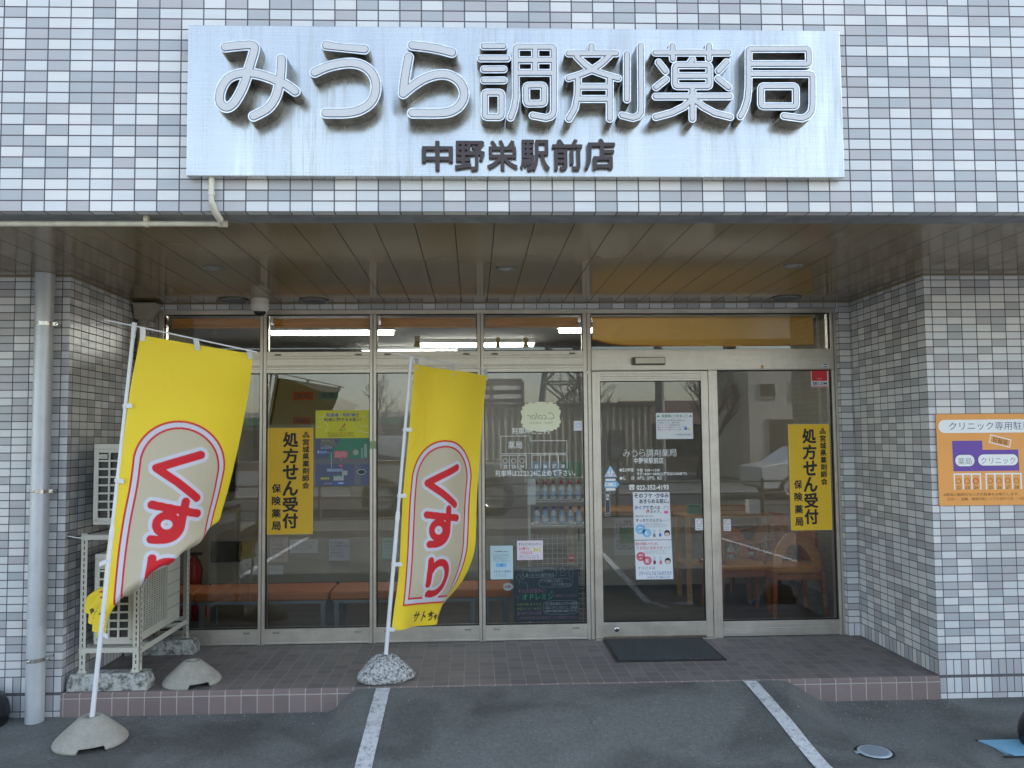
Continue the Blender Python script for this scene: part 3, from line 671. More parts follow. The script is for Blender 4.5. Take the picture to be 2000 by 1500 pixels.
ds = thing('corner_downspout', (.065, .93, 0), 'grey brown downspout with funnel head in the left inner corner of the porch', 'downspout')
mb = MB(); mb.tube([(.062, .955, 0), (.062, .955, 2.50)], .042, M_DUCT, 24); mb.build('pipe', ds)
mb = MB(); mb.add([(.018, .86, 2.615), (.178, .86, 2.615), (.178, 1.01, 2.615), (.018, 1.01, 2.615), (.018, .90, 2.50), (.106, .90, 2.50), (.106, 1.0, 2.50), (.018, 1.0, 2.50)],
    [(0, 1, 2, 3), (4, 7, 6, 5), (0, 4, 5, 1), (1, 5, 6, 2), (2, 6, 7, 3), (3, 7, 4, 0)], M_DUCT)
mb.box(.010, .19, .85, 1.016, 2.612, 2.620, M_DUCT); mb.build('funnel_head', ds, .003)

# ================================================================ CEILING FITTINGS
M_RING = pbr('grey lamp ring', (.20, .205, .21), .35, .4)
M_REFL = pbr('lamp reflector', (.45, .46, .48), .25, .5)
M_MESHD = pbr('dark speaker mesh', (.012, .011, .010), .7)
def small_dl(x, y, lab):
    t = thing('downlight', (x, y, SO), lab, 'downlight', 'small recessed downlights in the canopy soffit')
    mb = MB(); mb.lathe([(.059, 0), (.060, -.004), (.057, -.007), (.052, -.006), (.049, -.001)], (x, y, SO), M_RING, 40); mb.build('trim_ring', t)
    mb = MB(); mb.lathe([(.049, -.001), (.040, -.0012), (.022, -.010), (.0, -.012)], (x, y, SO), M_REFL, 40); mb.build('lens', t)
small_dl(.990, -.243, 'left of three small round downlights along the glossy brown canopy soffit')
small_dl(2.800, -.204, 'middle of three small round downlights along the glossy brown canopy soffit')
small_dl(4.605, -.281, 'right of three small round downlights along the glossy brown canopy soffit')
def big_dl(x, y, lab):
    t = thing('recessed_light', (x, y, SO), lab, 'recessed light', 'wide dark recessed lights by the shopfront')
    mb = MB(); mb.lathe([(.112, -.001), (.114, -.006), (.108, -.012), (.098, -.012), (.090, -.004)], (x, y, SO), M_RING, 48); mb.build('trim_ring', t)
    mb = MB(); mb.lathe([(.090, -.004), (.06, -.0030), (0, -.0030)], (x, y, SO), M_MESHD, 48)
    for k in range(-4, 5):
        h = math.sqrt(.084**2-(k*.019)**2); mb.box(x-h, x+h, y+k*.019-.0012, y+k*.019+.0012, SO-.0075, SO-.0045, M_RING)
    mb.build('louvre', t)
big_dl(.773, .865, 'wide dark recessed light left of the dome camera')
big_dl(1.373, .895, 'wide dark recessed light just right of the dome camera')
big_dl(5.018, .835, 'wide dark recessed light above the right-hand yellow notice')
M_CAMW = pbr('warm white plastic', (.74, .72, .66), .4, var=.05)
t = thing('dome_camera', (.985, .80, SO), 'cream dome security camera hanging from the soffit at the front of the shop windows', 'camera')
c0 = (.985, .82)
mb = MB(); mb.lathe([(.064, 0), (.066, -.004), (.066, -.045), (.0665, -.046), (.0665, -.052), (.066, -.053), (.0655, -.075), (.056, -.088), (.050, -.089)], (*c0, SO), M_CAMW, 44); mb.build('housing', t)
mb = MB(); mb.lathe([(.050, -.088)]+[(.047*math.cos(a), -.090-.044*math.sin(a)) for a in np.linspace(0, 1.57, 9)], (*c0, SO), pbr('smoked dome', (.01, .01, .012), .05, coat=1.), 44); mb.build('dome', t)
mb = MB(); mb.lathe([(.050, -.0885), (.0535, -.093), (.051, -.098), (.048, -.095)], (*c0, SO), M_CAMW, 44); mb.build('dome_ring', t)

# ================================================================ AIR CONDITIONERS ON A RACK
M_CREAM = pbr('cream enamel', (.50, .49, .43), .42, var=.07, vscale=5)
M_COIL = pbr('dark coil fins', (.035, .036, .036), .5, .4, var=.3, vscale=25, stretch=(1, 1, 8))
def ac_unit(x0, x1, y0, y1, z0, z1, lab, cols=3, rows=8):
    t = thing('air_conditioner_unit', ((x0+x1)/2, (y0+y1)/2, z0), lab, 'air conditioner', 'outdoor units on the steel rack')
    b = MB(); b.box(x0+.012, x1-.012, y0+.014, y1-.01, z0+.01, z1-.02, M_COIL); b.box(x0, x1, y0-.004, y1+.004, z1-.035, z1, M_CREAM); b.box(x0, x1, y0, y1, z0, z0+.022, M_CREAM)
    b.box(x0, x0+.012, y0+.012, y1, z0+.022, z1-.035, M_CREAM); b.box(x0, x1, y1-.01, y1, z0+.022, z1-.035, M_CREAM); b.build('casing', t, .004)
    g = MB(); za, zb = z0+.022, z1-.035; gx0, gx1 = x0+.030, x1-.055
    g.box(x0, gx0, y0, y0+.012, za, zb, M_CREAM); g.box(gx1, x1, y0, y0+.012, za, zb, M_CREAM); g.box(gx0, gx1, y0, y0+.012, zb-.022, zb, M_CREAM); g.box(gx0, gx1, y0, y0+.012, za, za+.022, M_CREAM)
    H = (zb-za-.044)/rows; W = (gx1-gx0)/cols
    for i in range(1, rows): g.box(gx0, gx1, y0+.0005, y0+.010, za+.022+H*i-.006, za+.022+H*i+.006, M_CREAM)
    for j in range(1, cols): g.box(gx0+W*j-.006, gx0+W*j+.006, y0-.001, y0+.011, za+.022, zb-.022, M_CREAM)
    g.box(gx0+.004, gx0+W-.010, y0-.012, y0, zb-.060, zb-.032, M_CREAM)
    for k in range(3): g.box(gx0+.010, gx0+W-.016, y0-.0125, y0-.011, zb-.054+k*.006, zb-.052+k*.006, M_COIL)
    for px_ in (x0+.02, x1-.035): g.tube([(px_, y0+.001, za+.010), (px_, y0-.002, za+.010)], .0035, M_COIL, 8)
    g.build('intake_grille', t, .0015, 1)
    f = MB(); ym = y0+(y1-y0)*.68; f.box(x1-.012, x1, y0, y0+.02, za, zb, M_CREAM); f.box(x1-.012, x1, ym, y1, za, zb, M_CREAM)
    f.box(x1-.012, x1, y0+.02, ym, zb-.03, zb, M_CREAM); f.box(x1-.012, x1, y0+.02, ym, za, za+.03, M_CREAM)
    n = int((zb-za-.06)/.0155)
    for i in range(n):
        z = za+.032+.0155*i; f.box(x1-.007, x1+.002, y0+.02, ym, z, z+.0045, M_CREAM)
    for k in range(1, 12):
        y = y0+.02+(ym-y0-.02)*k/12; f.box(x1-.006, x1+.0035, y-.002, y+.002, za+.03, zb-.03, M_CREAM)
    f.build('fan_grille', t)
    s = MB()
    for k in range(1, 6): s.box(x1, x1+.0012, ym+.004, y1-.004, za+(zb-za)*k/6, za+(zb-za)*k/6+.003, M_COIL)
    s.box(x1, x1+.001, y1-.09, y1-.055, zb-.07, zb-.035, pbr('dark label', (.10, .10, .10), .6)); s.build('side_panel', t)
    return t
ac_unit(.135, .425, .075, .80, 1.035, 1.555, 'upper air conditioner outdoor unit standing on top of the steel rack', 3, 8)
ac_unit(.155, .425, .075, .80, .275, .850, 'lower air conditioner outdoor unit sitting inside the steel rack', 3, 9)
rk = thing('steel_rack', (.27, .45, .11), 'cream slotted steel rack holding two air conditioner units by the left inner wall', 'rack')
def post(x, y, z0, z1, sx, sy):
    m = MB(); m.box(min(x, x+sx*.042), max(x, x+sx*.042), y, y+sy*.003 if sy > 0 else y+.003, z0, z1, M_CREAM)
    m.box(min(x, x+sx*.003), max(x, x+sx*.003), min(y, y+sy*.042), max(y, y+sy*.042), z0, z1, M_CREAM)
    z = z0+.05
    while z < z1-.04:
        m.box(x+sx*.022-.0035, x+sx*.022+.0035, y-.0006, y+.0002, z, z+.022, M_GASKET) if sy > 0 else None
        m.box(x+(0.0005 if sx < 0 else -.0012), x+(.0012 if sx < 0 else -.0005), y+sy*.022-.0035, y+sy*.022+.0035, z, z+.022, M_GASKET)
        z += .036
    m.build('post', rk)
    m = MB(); m.add([(x-.004*sx, y-.003, z0), (x+sx*.052, y-.003, z0), (x+sx*.036, y-.003, z0+.042), (x+sx*.012, y-.003, z0+.042), (x-.004*sx, y+.0, z0), (x+sx*.052, y, z0), (x+sx*.036, y, z0+.042), (x+sx*.012, y, z0+.042)], [(0, 1, 2, 3), (0, 3, 7, 4), (1, 5, 6, 2), (3, 2, 6, 7)], M_CREAM)
    m.box(min(x, x+sx*.05), max(x, x+sx*.05), y-.02, y+.03, z0, z0+.003, M_CREAM); m.tube([(x+sx*.024, y-.009, z0+.022), (x+sx*.024, y, z0+.022)], .006, M_CHR, 6)
    m.build('foot_bracket', rk)
post(.083, .035, .112, .985, 1, 1); post(.462, .035, .112, .99, -1, 1); post(.083, .885, .112, .99, 1, -1); post(.462, .885, .112, .99, -1, -1)
for z in (.235, .945):
    m = MB(); m.box(.086, .459, .030, .0345, z, z+.032, M_CREAM); m.box(.086, .459, .030, .060, z+.030, z+.033, M_CREAM); m.build('cross_bar', rk); m = MB(); m.box(.086, .459, .882, .886, z, z+.032, M_CREAM); m.build('cross_bar', rk)
    m = MB(); m.box(.459, .4625, .078, .846, z-.012, z+.022, M_CREAM); m.box(.430, .4625, .078, .846, z-.014, z-.011, M_CREAM); m.build('side_bar', rk); m = MB(); m.box(.083, .0865, .078, .846, z-.012, z+.022, M_CREAM); m.build('side_bar', rk)
    for y in (.16, .70):
        m = MB(); m.box(.087, .459, y-.02, y+.02, z+.022, z+.026, M_CREAM); m.box(.087, .459, y-.022, y-.018, z, z+.026, M_CREAM); m.build('bearer', rk)
m = MB(); m.tube([(.105, .032, .955), (.05, .03, .962), (.004, .028, .972)], .005, M_CHR, 8); m.box(.002, .006, .015, .045, .96, .985, M_CHR); m.build('wall_tie', rk)
M_TXT = pbr('printed ink', (.02, .02, .02), .6, var=0)
def cblock(x0, x1, y0, y1, lab):
    m = MB(); h = .108; i = .018
    m.add([(x0, y0, .001), (x1, y0, .001), (x1, y1, .001), (x0, y1, .001), (x0, y0, .045), (x1, y0, .045), (x1, y1, .045), (x0, y1, .045), (x0+i, y0+i*.6, h), (x1-i, y0+i*.6, h), (x1-i, y1-i*.6, h), (x0+i, y1-i*.6, h)],
        [(0, 3, 2, 1), (0, 1, 5, 4), (1, 2, 6, 5), (2, 3, 7, 6), (3, 0, 4, 7), (4, 5, 9, 8), (5, 6, 10, 9), (6, 7, 11, 10), (7, 4, 8, 11), (8, 9, 10, 11)], M_BLOCK)
    return tag(m.build('concrete_block', None, .006), lab, 'concrete block', 'concrete blocks under the steel rack')
cblock(.022, .525, .008, .130, 'lichen-stained concrete block under the front feet of the rack at the porch edge')
cblock(.022, .525, .815, .955, 'lichen-stained concrete block under the rear feet of the rack near the window')

# ================================================================ SIGNS, NOTICES, LETTERING
GO = FY+.0255      # outer face of the glass
GI = FY+.0330      # just inside the glass
def ink(name, col, rough=.5): return pbr(name, col, rough, var=.03)
I_BLACK = ink('black ink', (.015, .015, .017)); I_WHITE = ink('white vinyl', (.80, .82, .84)); I_PAPER = ink('white paper', (.72, .75, .80), .7)
I_RED = ink('red ink', (.62, .03, .05)); I_BLUE = ink('blue ink', (.05, .16, .50)); I_YEL = ink('yellow board', (.80, .50, .025)); I_LBLUE = ink('light blue ink', (.22, .50, .80))
I_GREY = ink('grey ink', (.16, .17, .20)); I_PINK = ink('pink ink', (.80, .10, .35)); I_ROSE = ink('rose ink', (.62, .16, .22)); I_NAVY = ink('navy ink', (.03, .05, .16))
I_BROWN = ink('brown ink', (.12, .05, .015)); I_ORNG = ink('orange board', (.78, .34, .08)); I_PURP = ink('purple ink', (.13, .055, .36)); I_GREEN = ink('green ink', (.05, .24, .16)); I_PYEL = ink('poster yellow', (.66, .64, .03))
def panel(name, x0, z1, x1, z0, y, mat, lab, cat, th=.0012, group=None):
    t = thing(name, ((x0+x1)/2, y, (z0+z1)/2), lab, cat, group)
    m = MB(); m.box(x0, x1, y-th, y, z0, z1, mat); m.build('sheet' if th < .003 else 'board', t)
    return t
# yellow boards
def yellow_board(x0, z1, x1, z0, lab):
    y = GO-.001; t = panel('pharmacy_notice_board', x0, z1, x1, z0, y, I_YEL, lab, 'notice board', .005, 'yellow prescription notice boards')
    W, H = x1-x0, z1-z0; f = y-.0062; m = MB()
    def q(a, b): return x0+W*a, z1-H*b
    TVG(m, '処方せん受付', *q(.335, .035), *q(.675, .95), f, I_BLACK, .034, .06)
    TVG(m, '宮城県薬剤師会', *q(.765, .102), *q(.915, .578), f, I_BLACK, .030, .08)
    n = 4
    for i, ch in enumerate('保険薬局'): TG(m, ch, *q(.10, .528+.1165*i), *q(.30, .528+.1165*i+.083), f, I_BLACK, .030)
    for a, b in ((.84, .052), (.80, .080), (.88, .080)):
        cx, cz = q(a, b); m.disc((cx, f, cz), .0125, I_BLACK, 20, 'y'); m.disc((cx, f-.0004, cz), .0055, I_YEL, 12, 'y'); m.disc((cx+.002, f-.0008, cz-.001), .003, I_BLACK, 10, 'y')
    m.build('lettering', t)
    m = MB()
    ed = ink('pale board edge', (.85, .66, .22))
    for a, b, c, d in ((x0, x0+.002, z0, z1), (x1-.002, x1, z0, z1), (x0, x1, z0, z0+.002), (x0, x1, z1-.002, z1)): m.box(a, b, y-.0058, y-.0045, c, d, ed)
    m.build('board_edge', t)
yellow_board(0.981, 1.666, 1.335, 0.839, 'upright yellow board of black vertical lettering on the window left of the parking poster')
yellow_board(5.108, 1.661, 5.440, 0.819, 'upright yellow board of black vertical lettering on the glass right of the sliding door')

# parking request poster, behind the glass
x0, z1, x1, z0 = 1.351, 1.801, 1.769, 1.210
t = panel('parking_poster', x0, z1, x1, z0, GO-.0002, ink('poster slate', (.105, .125, .22)), 'yellow, blue and green parking poster stuck on the window beside the yellow board', 'poster')
W, H = x1-x0, z1-z0; f = GI+.0018
def q(a, b): return x0+W*a, z1-H*b
f = GO-.0018
m = MB(); m.box(*[v for v in (q(0, 0)[0], q(1, 0)[0])], f-.0003, f, q(0, .37)[1], z1, I_PYEL); m.build('yellow_header', t)
m = MB(); m.add([(*[q(.48, 0)[0]], f, q(0, .37)[1]), (x1, f, q(0, .37)[1]), (x1, f, q(0, .635)[1]), (q(.22, 0)[0], f, q(0, .635)[1])], [(3, 2, 1, 0)], I_GREEN)
m.add([(x0, f-.0003, q(0, .64)[1]), (x1, f-.0003, q(0, .64)[1]), (x1, f-.0003, q(0, .715)[1]), (x0, f-.0003, q(0, .715)[1])], [(3, 2, 1, 0)], I_GREY)
m.add([(q(.73, 0)[0], f-.0003, q(0, .715)[1]), (q(.84, 0)[0], f-.0003, q(0, .715)[1]), (q(.84, 0)[0], f-.0003, q(0, 1)[1]), (q(.73, 0)[0], f-.0003, q(0, 1)[1])], [(3, 2, 1, 0)], I_GREY); m.build('map_areas', t)
f -= .0008; m = MB()
T(m, '駐車場・駐輪場', *q(.20, .035), *q(.74, .09), f, I_BLUE, .02); T(m, 'の', *q(.75, .04), *q(.81, .09), f, I_NAVY, .02)
T(m, '利用に関するお願い', *q(.16, .10), *q(.85, .148), f, I_NAVY, .02)
fillers(m, *q(.23, .29), *q(.75, .355), 4, f, I_BLACK, '駐車場利用の際は周辺の皆様のご迷惑とならないようにお願いいたします', .1, 3)
m.build('lettering', t); m = MB()
m.tube([(*[q(.45, 0)[0]], f, q(0, .27)[1]), (q(.56, 0)[0], f, q(0, .27)[1]), (q(.51, 0)[0], f, q(0, .20)[1]), (q(.45, 0)[0], f, q(0, .27)[1])], .0016, I_BLACK, 6)
m.tube([(q(.555, 0)[0], f-.001, q(0, .175)[1]), (q(.51, 0)[0], f-.001, q(0, .235)[1])], .004, I_ROSE, 8, radii=[.0055, .0025]); m.disc((q(.50, 0)[0], f-.0015, q(0, .252)[1]), .004, I_ROSE, 12, 'y')
for pts in (((.07, .10), (.17, .07)), ((.03, .15), (.15, .13), (.25, .22), (.18, .29)), ((.98, .07), (.85, .10)), ((.70, .17), (.78, .28), (.99, .30)), ((.80, .16), (.86, .22), (.98, .21)), ((.02, .22), (.14, .23))):
    m.tube([(q(*p)[0], f+.0003, q(*p)[1]) for p in pts], .0016, I_WHITE, 6)
m.build('warning_mark', t); m = MB()
flat(m, rrect(*[q(.03, 0)[0], q(.22, 0)[0], q(0, .58)[1], q(0, .53)[1]], .004), f, I_BLUE); T(m, 'P', *q(.045, .537), *q(.075, .572), f-.0004, I_WHITE, .03); fillers(m, *q(.09, .537), *q(.21, .573), 2, f-.0004, I_WHITE, '第一駐車場', .0, 5)
m.tube([(q(.22, 0)[0], f, q(0, .56)[1]), (q(.30, 0)[0], f, q(0, .56)[1]), (q(.30, 0)[0], f, q(0, .765)[1])], .0013, I_WHITE, 6)
flat(m, rrect(q(.35, 0)[0], q(.60, 0)[0], q(0, .63)[1], q(0, .54)[1], .004), f, I_ROSE); m.add([(q(.455, 0)[0], f, q(0, .63)[1]), (q(.49, 0)[0], f, q(0, .63)[1]), (q(.475, 0)[0], f, q(0, .685)[1])], [(0, 2, 1)], I_ROSE); fillers(m, *q(.365, .55), *q(.585, .62), 4, f-.0004, I_PAPER, '歩行者に注意してください', .2, 8)
flat(m, [(q(.475, 0)[0]+.014*math.cos(a), q(0, .735)[1]+.009*math.sin(a)) for a in np.linspace(0, 6.1, 18)], f, I_ROSE)
flat(m, rrect(q(.22, 0)[0], q(.51, 0)[0], q(0, .81)[1], q(0, .775)[1], .002), f, ink('pale blue ink', (.40, .50, .68))); T(m, 'みうら調剤薬局 駐車場', *q(.235, .782), *q(.50, .803), f-.0004, I_BLUE, .02)
m.box(q(.34, 0)[0], q(.53, 0)[0], f-.0003, f, q(0, .93)[1], q(0, .86)[1], ink('pale grey ink', (.42, .45, .48))); m.box(q(.50, 0)[0], q(.60, 0)[0], f-.0003, f, q(0, .86)[1], q(0, .80)[1], MATS['pale grey ink'])
flat(m, rrect(q(.35, 0)[0], q(.42, 0)[0], q(0, .875)[1], q(0, .85)[1], .002), f-.0004, I_GREEN); flat(m, rrect(q(.44, 0)[0], q(.50, 0)[0], q(0, .875)[1], q(0, .85)[1], .002), f-.0004, I_GREEN)
flat(m, rrect(q(.34, 0)[0], q(.56, 0)[0], q(0, .982)[1], q(0, .948)[1], .003), f, I_BLUE); T(m, '駐輪場', *q(.43, .955), *q(.52, .975), f-.0004, I_WHITE, .03)
for k in range(6): m.box(q(.105+.027*k, 0)[0], q(.12+.027*k, 0)[0], f-.0003, f, q(0, .915)[1], q(0, .885)[1], I_PYEL)
m.tube([(q(.755, 0)[0]+.026*math.cos(a), f, q(0, .56)[1]+.026*math.sin(a)) for a in np.linspace(1.2, 5.0, 14)], .0011, ink('salmon ink', (.6, .25, .22)), 6)
m.disc((q(.755, 0)[0], f, q(0, .56)[1]), .021, MATS['pale grey ink'], 28, 'y'); m.disc((q(.755, 0)[0], f-.0004, q(0, .56)[1]), .018, ink('pale green ink', (.32, .42, .38)), 28, 'y')
framed(m, q(.91, 0)[0], q(.96, 0)[0], q(0, .63)[1], q(0, .45)[1], .0012, f-.0003, f, I_WHITE)
for k in range(12): m.box(q(.915, 0)[0], q(.955, 0)[0], f-.0003, f, q(0, .465+.0135*k)[1], q(0, .460+.0135*k)[1], I_WHITE)
m.box(q(.865, 0)[0], q(.873, 0)[0], f-.0003, f, q(0, .64)[1], q(0, .50)[1], I_WHITE)
flat(m, [(q(.86, 0)[0]+(.034+.003*math.cos(7*a))*math.cos(a), q(0, .82)[1]+(.021+.003*math.cos(7*a))*math.sin(a)) for a in np.linspace(0, 6.15, 36)], f, I_WHITE)
flat(m, [(q(.86, 0)[0]+(.031+.003*math.cos(7*a))*math.cos(a), q(0, .82)[1]+(.018+.003*math.cos(7*a))*math.sin(a)) for a in np.linspace(0, 6.15, 36)], f-.0005, ink('dark green ink', (.02, .07, .05)))
fillers(m, *q(.10, .385), *q(.36, .42), 2, f, I_PYEL, '薬局の駐車場は指定場所です', .1, 4); fillers(m, *q(.10, .425), *q(.40, .47), 3, f, I_PYEL, '一般の車両は奥へお進みください', .1, 5); fillers(m, *q(.10, .475), *q(.33, .51), 2, f, I_WHITE, '自転車は駐輪場へお願いします', .1, 6); fillers(m, *q(.16, .955), *q(.32, .98), 2, f, I_WHITE, '自転車の方はこちらへ', .1, 9)
m.build('map_symbols', t)

# white vinyl parking plan on the fourth window
t = thing('parking_plan_decal', (3.05, GO, 1.42), 'white outline parking plan lettered on the window right of the centre banner', 'window lettering')
f = GO-.0007; w = .0042; m = MB()
def wl_(m, pts, y=f, w=w, mat=I_WHITE):
    for (ax, az), (bx, bz) in zip(pts[:-1], pts[1:]):
        m.box(min(ax, bx)-w/2, max(ax, bx)+w/2, y-.0003, y, min(az, bz)-w/2, max(az, bz)+w/2, mat)
A_ = [(2.805, 1.587), (3.037, 1.585), (3.036, 1.548), (3.329, 1.546), (3.328, 1.448), (2.804, 1.453), (2.805, 1.587)]
xa, xb, xc = A_[0][0], A_[1][0], A_[3][0]; za, zb, zc = A_[0][1], A_[2][1], A_[4][1]
wl_(m, [(xa, za), (xb, za)]); wl_(m, [(xb, za), (xb, zb)]); wl_(m, [(xb, zb), (xc, zb)]); wl_(m, [(xc, zb), (xc, zc)]); wl_(m, [(xc, zc), (xa, zc)]); wl_(m, [(xa, zc), (xa, za)])
zl = zc-.012; wl_(m, [(xa, zl), (xa+.2, zl)]); wl_(m, [(xa+.245, zl), (xc, zl)])
for k in range(4): wl_(m, [(xa+k*.0667, zl), (xa+k*.0667, zl-.105)])
for k in range(5): wl_(m, [(xa+.245+k*(xc-xa-.245)/4, zl), (xa+.245+k*(xc-xa-.245)/4, zl-.105)])
m.build('plan_outline', t); m = MB()
for k in range(3):
    c = xa+.0333+k*.0667; m.tube([(c+.018*math.cos(a), f, zl-.045+.018*math.sin(a)) for a in np.linspace(0, 6.2832, 25)], .0022, I_WHITE, 5, caps=False); T(m, str(22+k), c-.015, zl-.076, c+.015, zl-.103, f, I_WHITE, .02)
for k in range(4):
    c = xa+.245+(k+.5)*(xc-xa-.245)/4; T(m, str(25+k), c-.015, zl-.076, c+.015, zl-.103, f, I_WHITE, .02)
T(m, '駐車場ご案内', 2.895, 1.655, 3.191, 1.600, f, I_WHITE, .014); T(m, '薬局', 2.862, 1.546, 2.975, 1.488, f, I_WHITE, .012)
T(m, '駐車場は22.23.24に止めて下さい。', 2.762, 1.319, 3.394, 1.268, f, I_WHITE, .016); m.build('lettering', t)
# scalloped pale sticker
cx, cz = 3.125, 1.738
t = thing('scalloped_sticker', (cx, GI, cz), 'pale green cloud-shaped sticker with mirrored writing on the window above the parking plan', 'sticker')
def scal(cx, cz, a, b, s): 
    return [(cx+(a*abs(math.cos(q_))**.55*(1 if math.cos(q_) > 0 else -1))+s*math.cos(q_)*abs(math.sin(9*q_)), cz+(b*abs(math.sin(q_))**.55*(1 if math.sin(q_) > 0 else -1))+s*math.sin(q_)*abs(math.sin(9*q_))) for q_ in np.linspace(0, 6.2832, 145)[:-1]]
m = MB(); flat(m, scal(cx, cz, .148, .107, .012), GO-.0001, ink('pale green film', (.84, .86, .64))); m.build('film', t)
m = MB(); b_ = MB(); T(b_, 'C.color', -(cx+.115), cz+.035, -(cx-.10), cz-.022, GO-.00035, ink('cream ink', (.45, .48, .34)), .01, .25); T(b_, 'hair salon', -(cx+.09), cz-.035, -(cx-.09), cz-.055, GO-.00035, MATS['cream ink'])
m.add([(-v[0], v[1], v[2]) for v in b_.v], [f_[::-1] for f_ in b_.f], MATS['cream ink']); m.build('lettering', t)
panel('window_sticker', 3.386, 1.703, 3.452, 1.626, GO-.0002, I_PAPER, 'small white square sticker by the mullion left of the sliding door', 'sticker')
m = MB(); framed(m, *(lambda a, b, c, d: (a, c, d, b))(3.404, 1.683, 3.441, 1.654), .0035, GO-.0019, GO-.0016, I_LBLUE); bpy.data.objects['window_sticker'].get('x'); m.build('printed_symbol', bpy.data.objects['window_sticker'])

# door lettering
DG = dy+.0175
t = thing('door_lettering', (4.0, DG, 1.32), 'white shop name, opening hours and telephone number lettered on the sliding door glass', 'window lettering')
m = MB(); f = DG-.0004
lx0, lz1, lx1, lz0 = 3.771, 1.481, 4.198, 1.419
sx0 = 1.455; sx1 = 4.165; szb = 3.01; szt = 3.39
for ch, (cur, st) in LETTERS.items():
    for s in st:
        s = smooth(s) if cur else s
        P = [(lx0+(p[0]-sx0)/(sx1-sx0)*(lx1-lx0), f, lz0+(p[1]-szb)/(szt-szb)*(lz1-lz0)) for p in s]
        m.tube(P, .0025, I_WHITE, 5)
m.build('shop_name', t); m = MB()
T(m, '中野栄駅前店', 3.855, 1.408, 4.091, 1.359, f, I_WHITE, .015)
T(m, '●受付時間', 3.740, 1.326, 3.851, 1.297, f, I_WHITE, .02); T(m, '午前  9:00〜13:00', 3.878, 1.323, 4.061, 1.295, f, I_WHITE, .02)
T(m, '午後14:00〜18:00(土曜日は13:00まで)', 3.878, 1.293, 4.273, 1.262, f, I_WHITE, .02)
T(m, '●休     日', 3.739, 1.262, 3.854, 1.234, f, I_WHITE, .02); T(m, '木曜日、日曜日、祝日', 3.877, 1.260, 4.074, 1.232, f, I_WHITE, .02)
m.build('opening_hours', t); m = MB()
T(m, '022-352-4193', 3.872, 1.192, 4.129, 1.153, f, I_WHITE, .03)
hx, hz = 3.835, 1.176
flat(m, [(hx-.020, hz-.020), (hx+.020, hz-.020), (hx+.019, hz-.006), (hx+.009, hz+.006), (hx-.009, hz+.006), (hx-.019, hz-.006)], f, I_WHITE); m.disc((hx, f-.0004, hz-.008), .0065, I_GREY, 16, 'y')
flat(m, [(hx-.024, hz+.003), (hx-.013, hz+.003), (hx-.011, hz+.009), (hx+.011, hz+.009), (hx+.013, hz+.003), (hx+.024, hz+.003), (hx+.021, hz+.016), (hx+.010, hz+.020), (hx-.010, hz+.020), (hx-.021, hz+.016)], f, I_WHITE)
m.build('telephone_number', t)
# caution stickers on the door
cx, cz = 3.668, 1.297
t = thing('caution_sticker', (cx, DG, cz), 'blue and white triangular caution sticker on the left edge of the sliding door glass', 'sticker')
m = MB(); flat(m, [(cx-.053, cz-.040), (cx+.053, cz-.040), (cx+.004, cz+.048), (cx-.004, cz+.048)], f, I_LBLUE); flat(m, [(cx-.042, cz-.034), (cx+.042, cz-.034), (cx, cz+.038)], f-.0004, I_WHITE); m.build('film', t)
m = MB(); T(m, '!', cx-.006, cz+.026, cx+.006, cz-.020, f-.0008, I_LBLUE, .05); T(m, '注', cx-.032, cz-.010, cx-.012, cz-.030, f-.0008, I_ROSE, .02); T(m, '意', cx+.012, cz-.010, cx+.032, cz-.030, f-.0008, I_ROSE, .02); m.build('lettering', t)
cz -= .098
t = thing('automatic_door_sticker', (cx, DG, cz), 'blue arrow sticker with white bars below the triangular caution sticker', 'sticker')
m = MB(); flat(m, rrect(cx-.043, cx+.040, cz+.028, cz+.046, .007), f, I_WHITE); flat(m, rrect(cx-.040, cx+.038, cz-.048, cz-.027, .007), f, I_WHITE)
flat(m, [(cx-.050, cz-.024), (cx+.045, cz-.024), (cx+.045, cz-.030), (cx+.070, cz), (cx+.045, cz+.030), (cx+.045, cz+.024), (cx-.050, cz+.024)], f, I_LBLUE); flat(m, rrect(cx-.044, cx+.040, cz-.014, cz+.014, .003), f-.0004, I_WHITE); m.build('film', t)
m = MB(); T(m, '自', cx-.036, cz+.010, cx-.018, cz-.010, f-.0008, I_LBLUE, .02); T(m, '動', cx+.018, cz+.010, cx+.036, cz-.010, f-.0008, I_LBLUE, .02); m.build('lettering', t)
a0, b1, a1, b0 = 3.623, 1.145, 3.661, 0.952
t = thing('automatic_door_plate', (a0, DG, b0), 'tall narrow dark plate reading automatic in white below the arrow sticker', 'sticker')
m = MB(); flat(m, rrect(a0, a1, b0, b1, .008), f, ink('pale plate edge', (.40, .44, .44))); flat(m, rrect(a0+.003, a1-.003, b0+.003, b1-.003, .006), f-.0004, ink('smoked plate', (.06, .065, .065))); m.build('plate', t)
m = MB(); T(m, '自', a0+.009, b1-.018, a1-.009, b1-.042, f-.0008, I_WHITE, .02); T(m, '動', a0+.009, b1-.048, a1-.009, b1-.072, f-.0008, I_WHITE, .02); T(m, 'AUTO', a0+.008, b0+.026, a1-.008, b0+.016, f-.0008, I_WHITE); m.build('lettering', t)
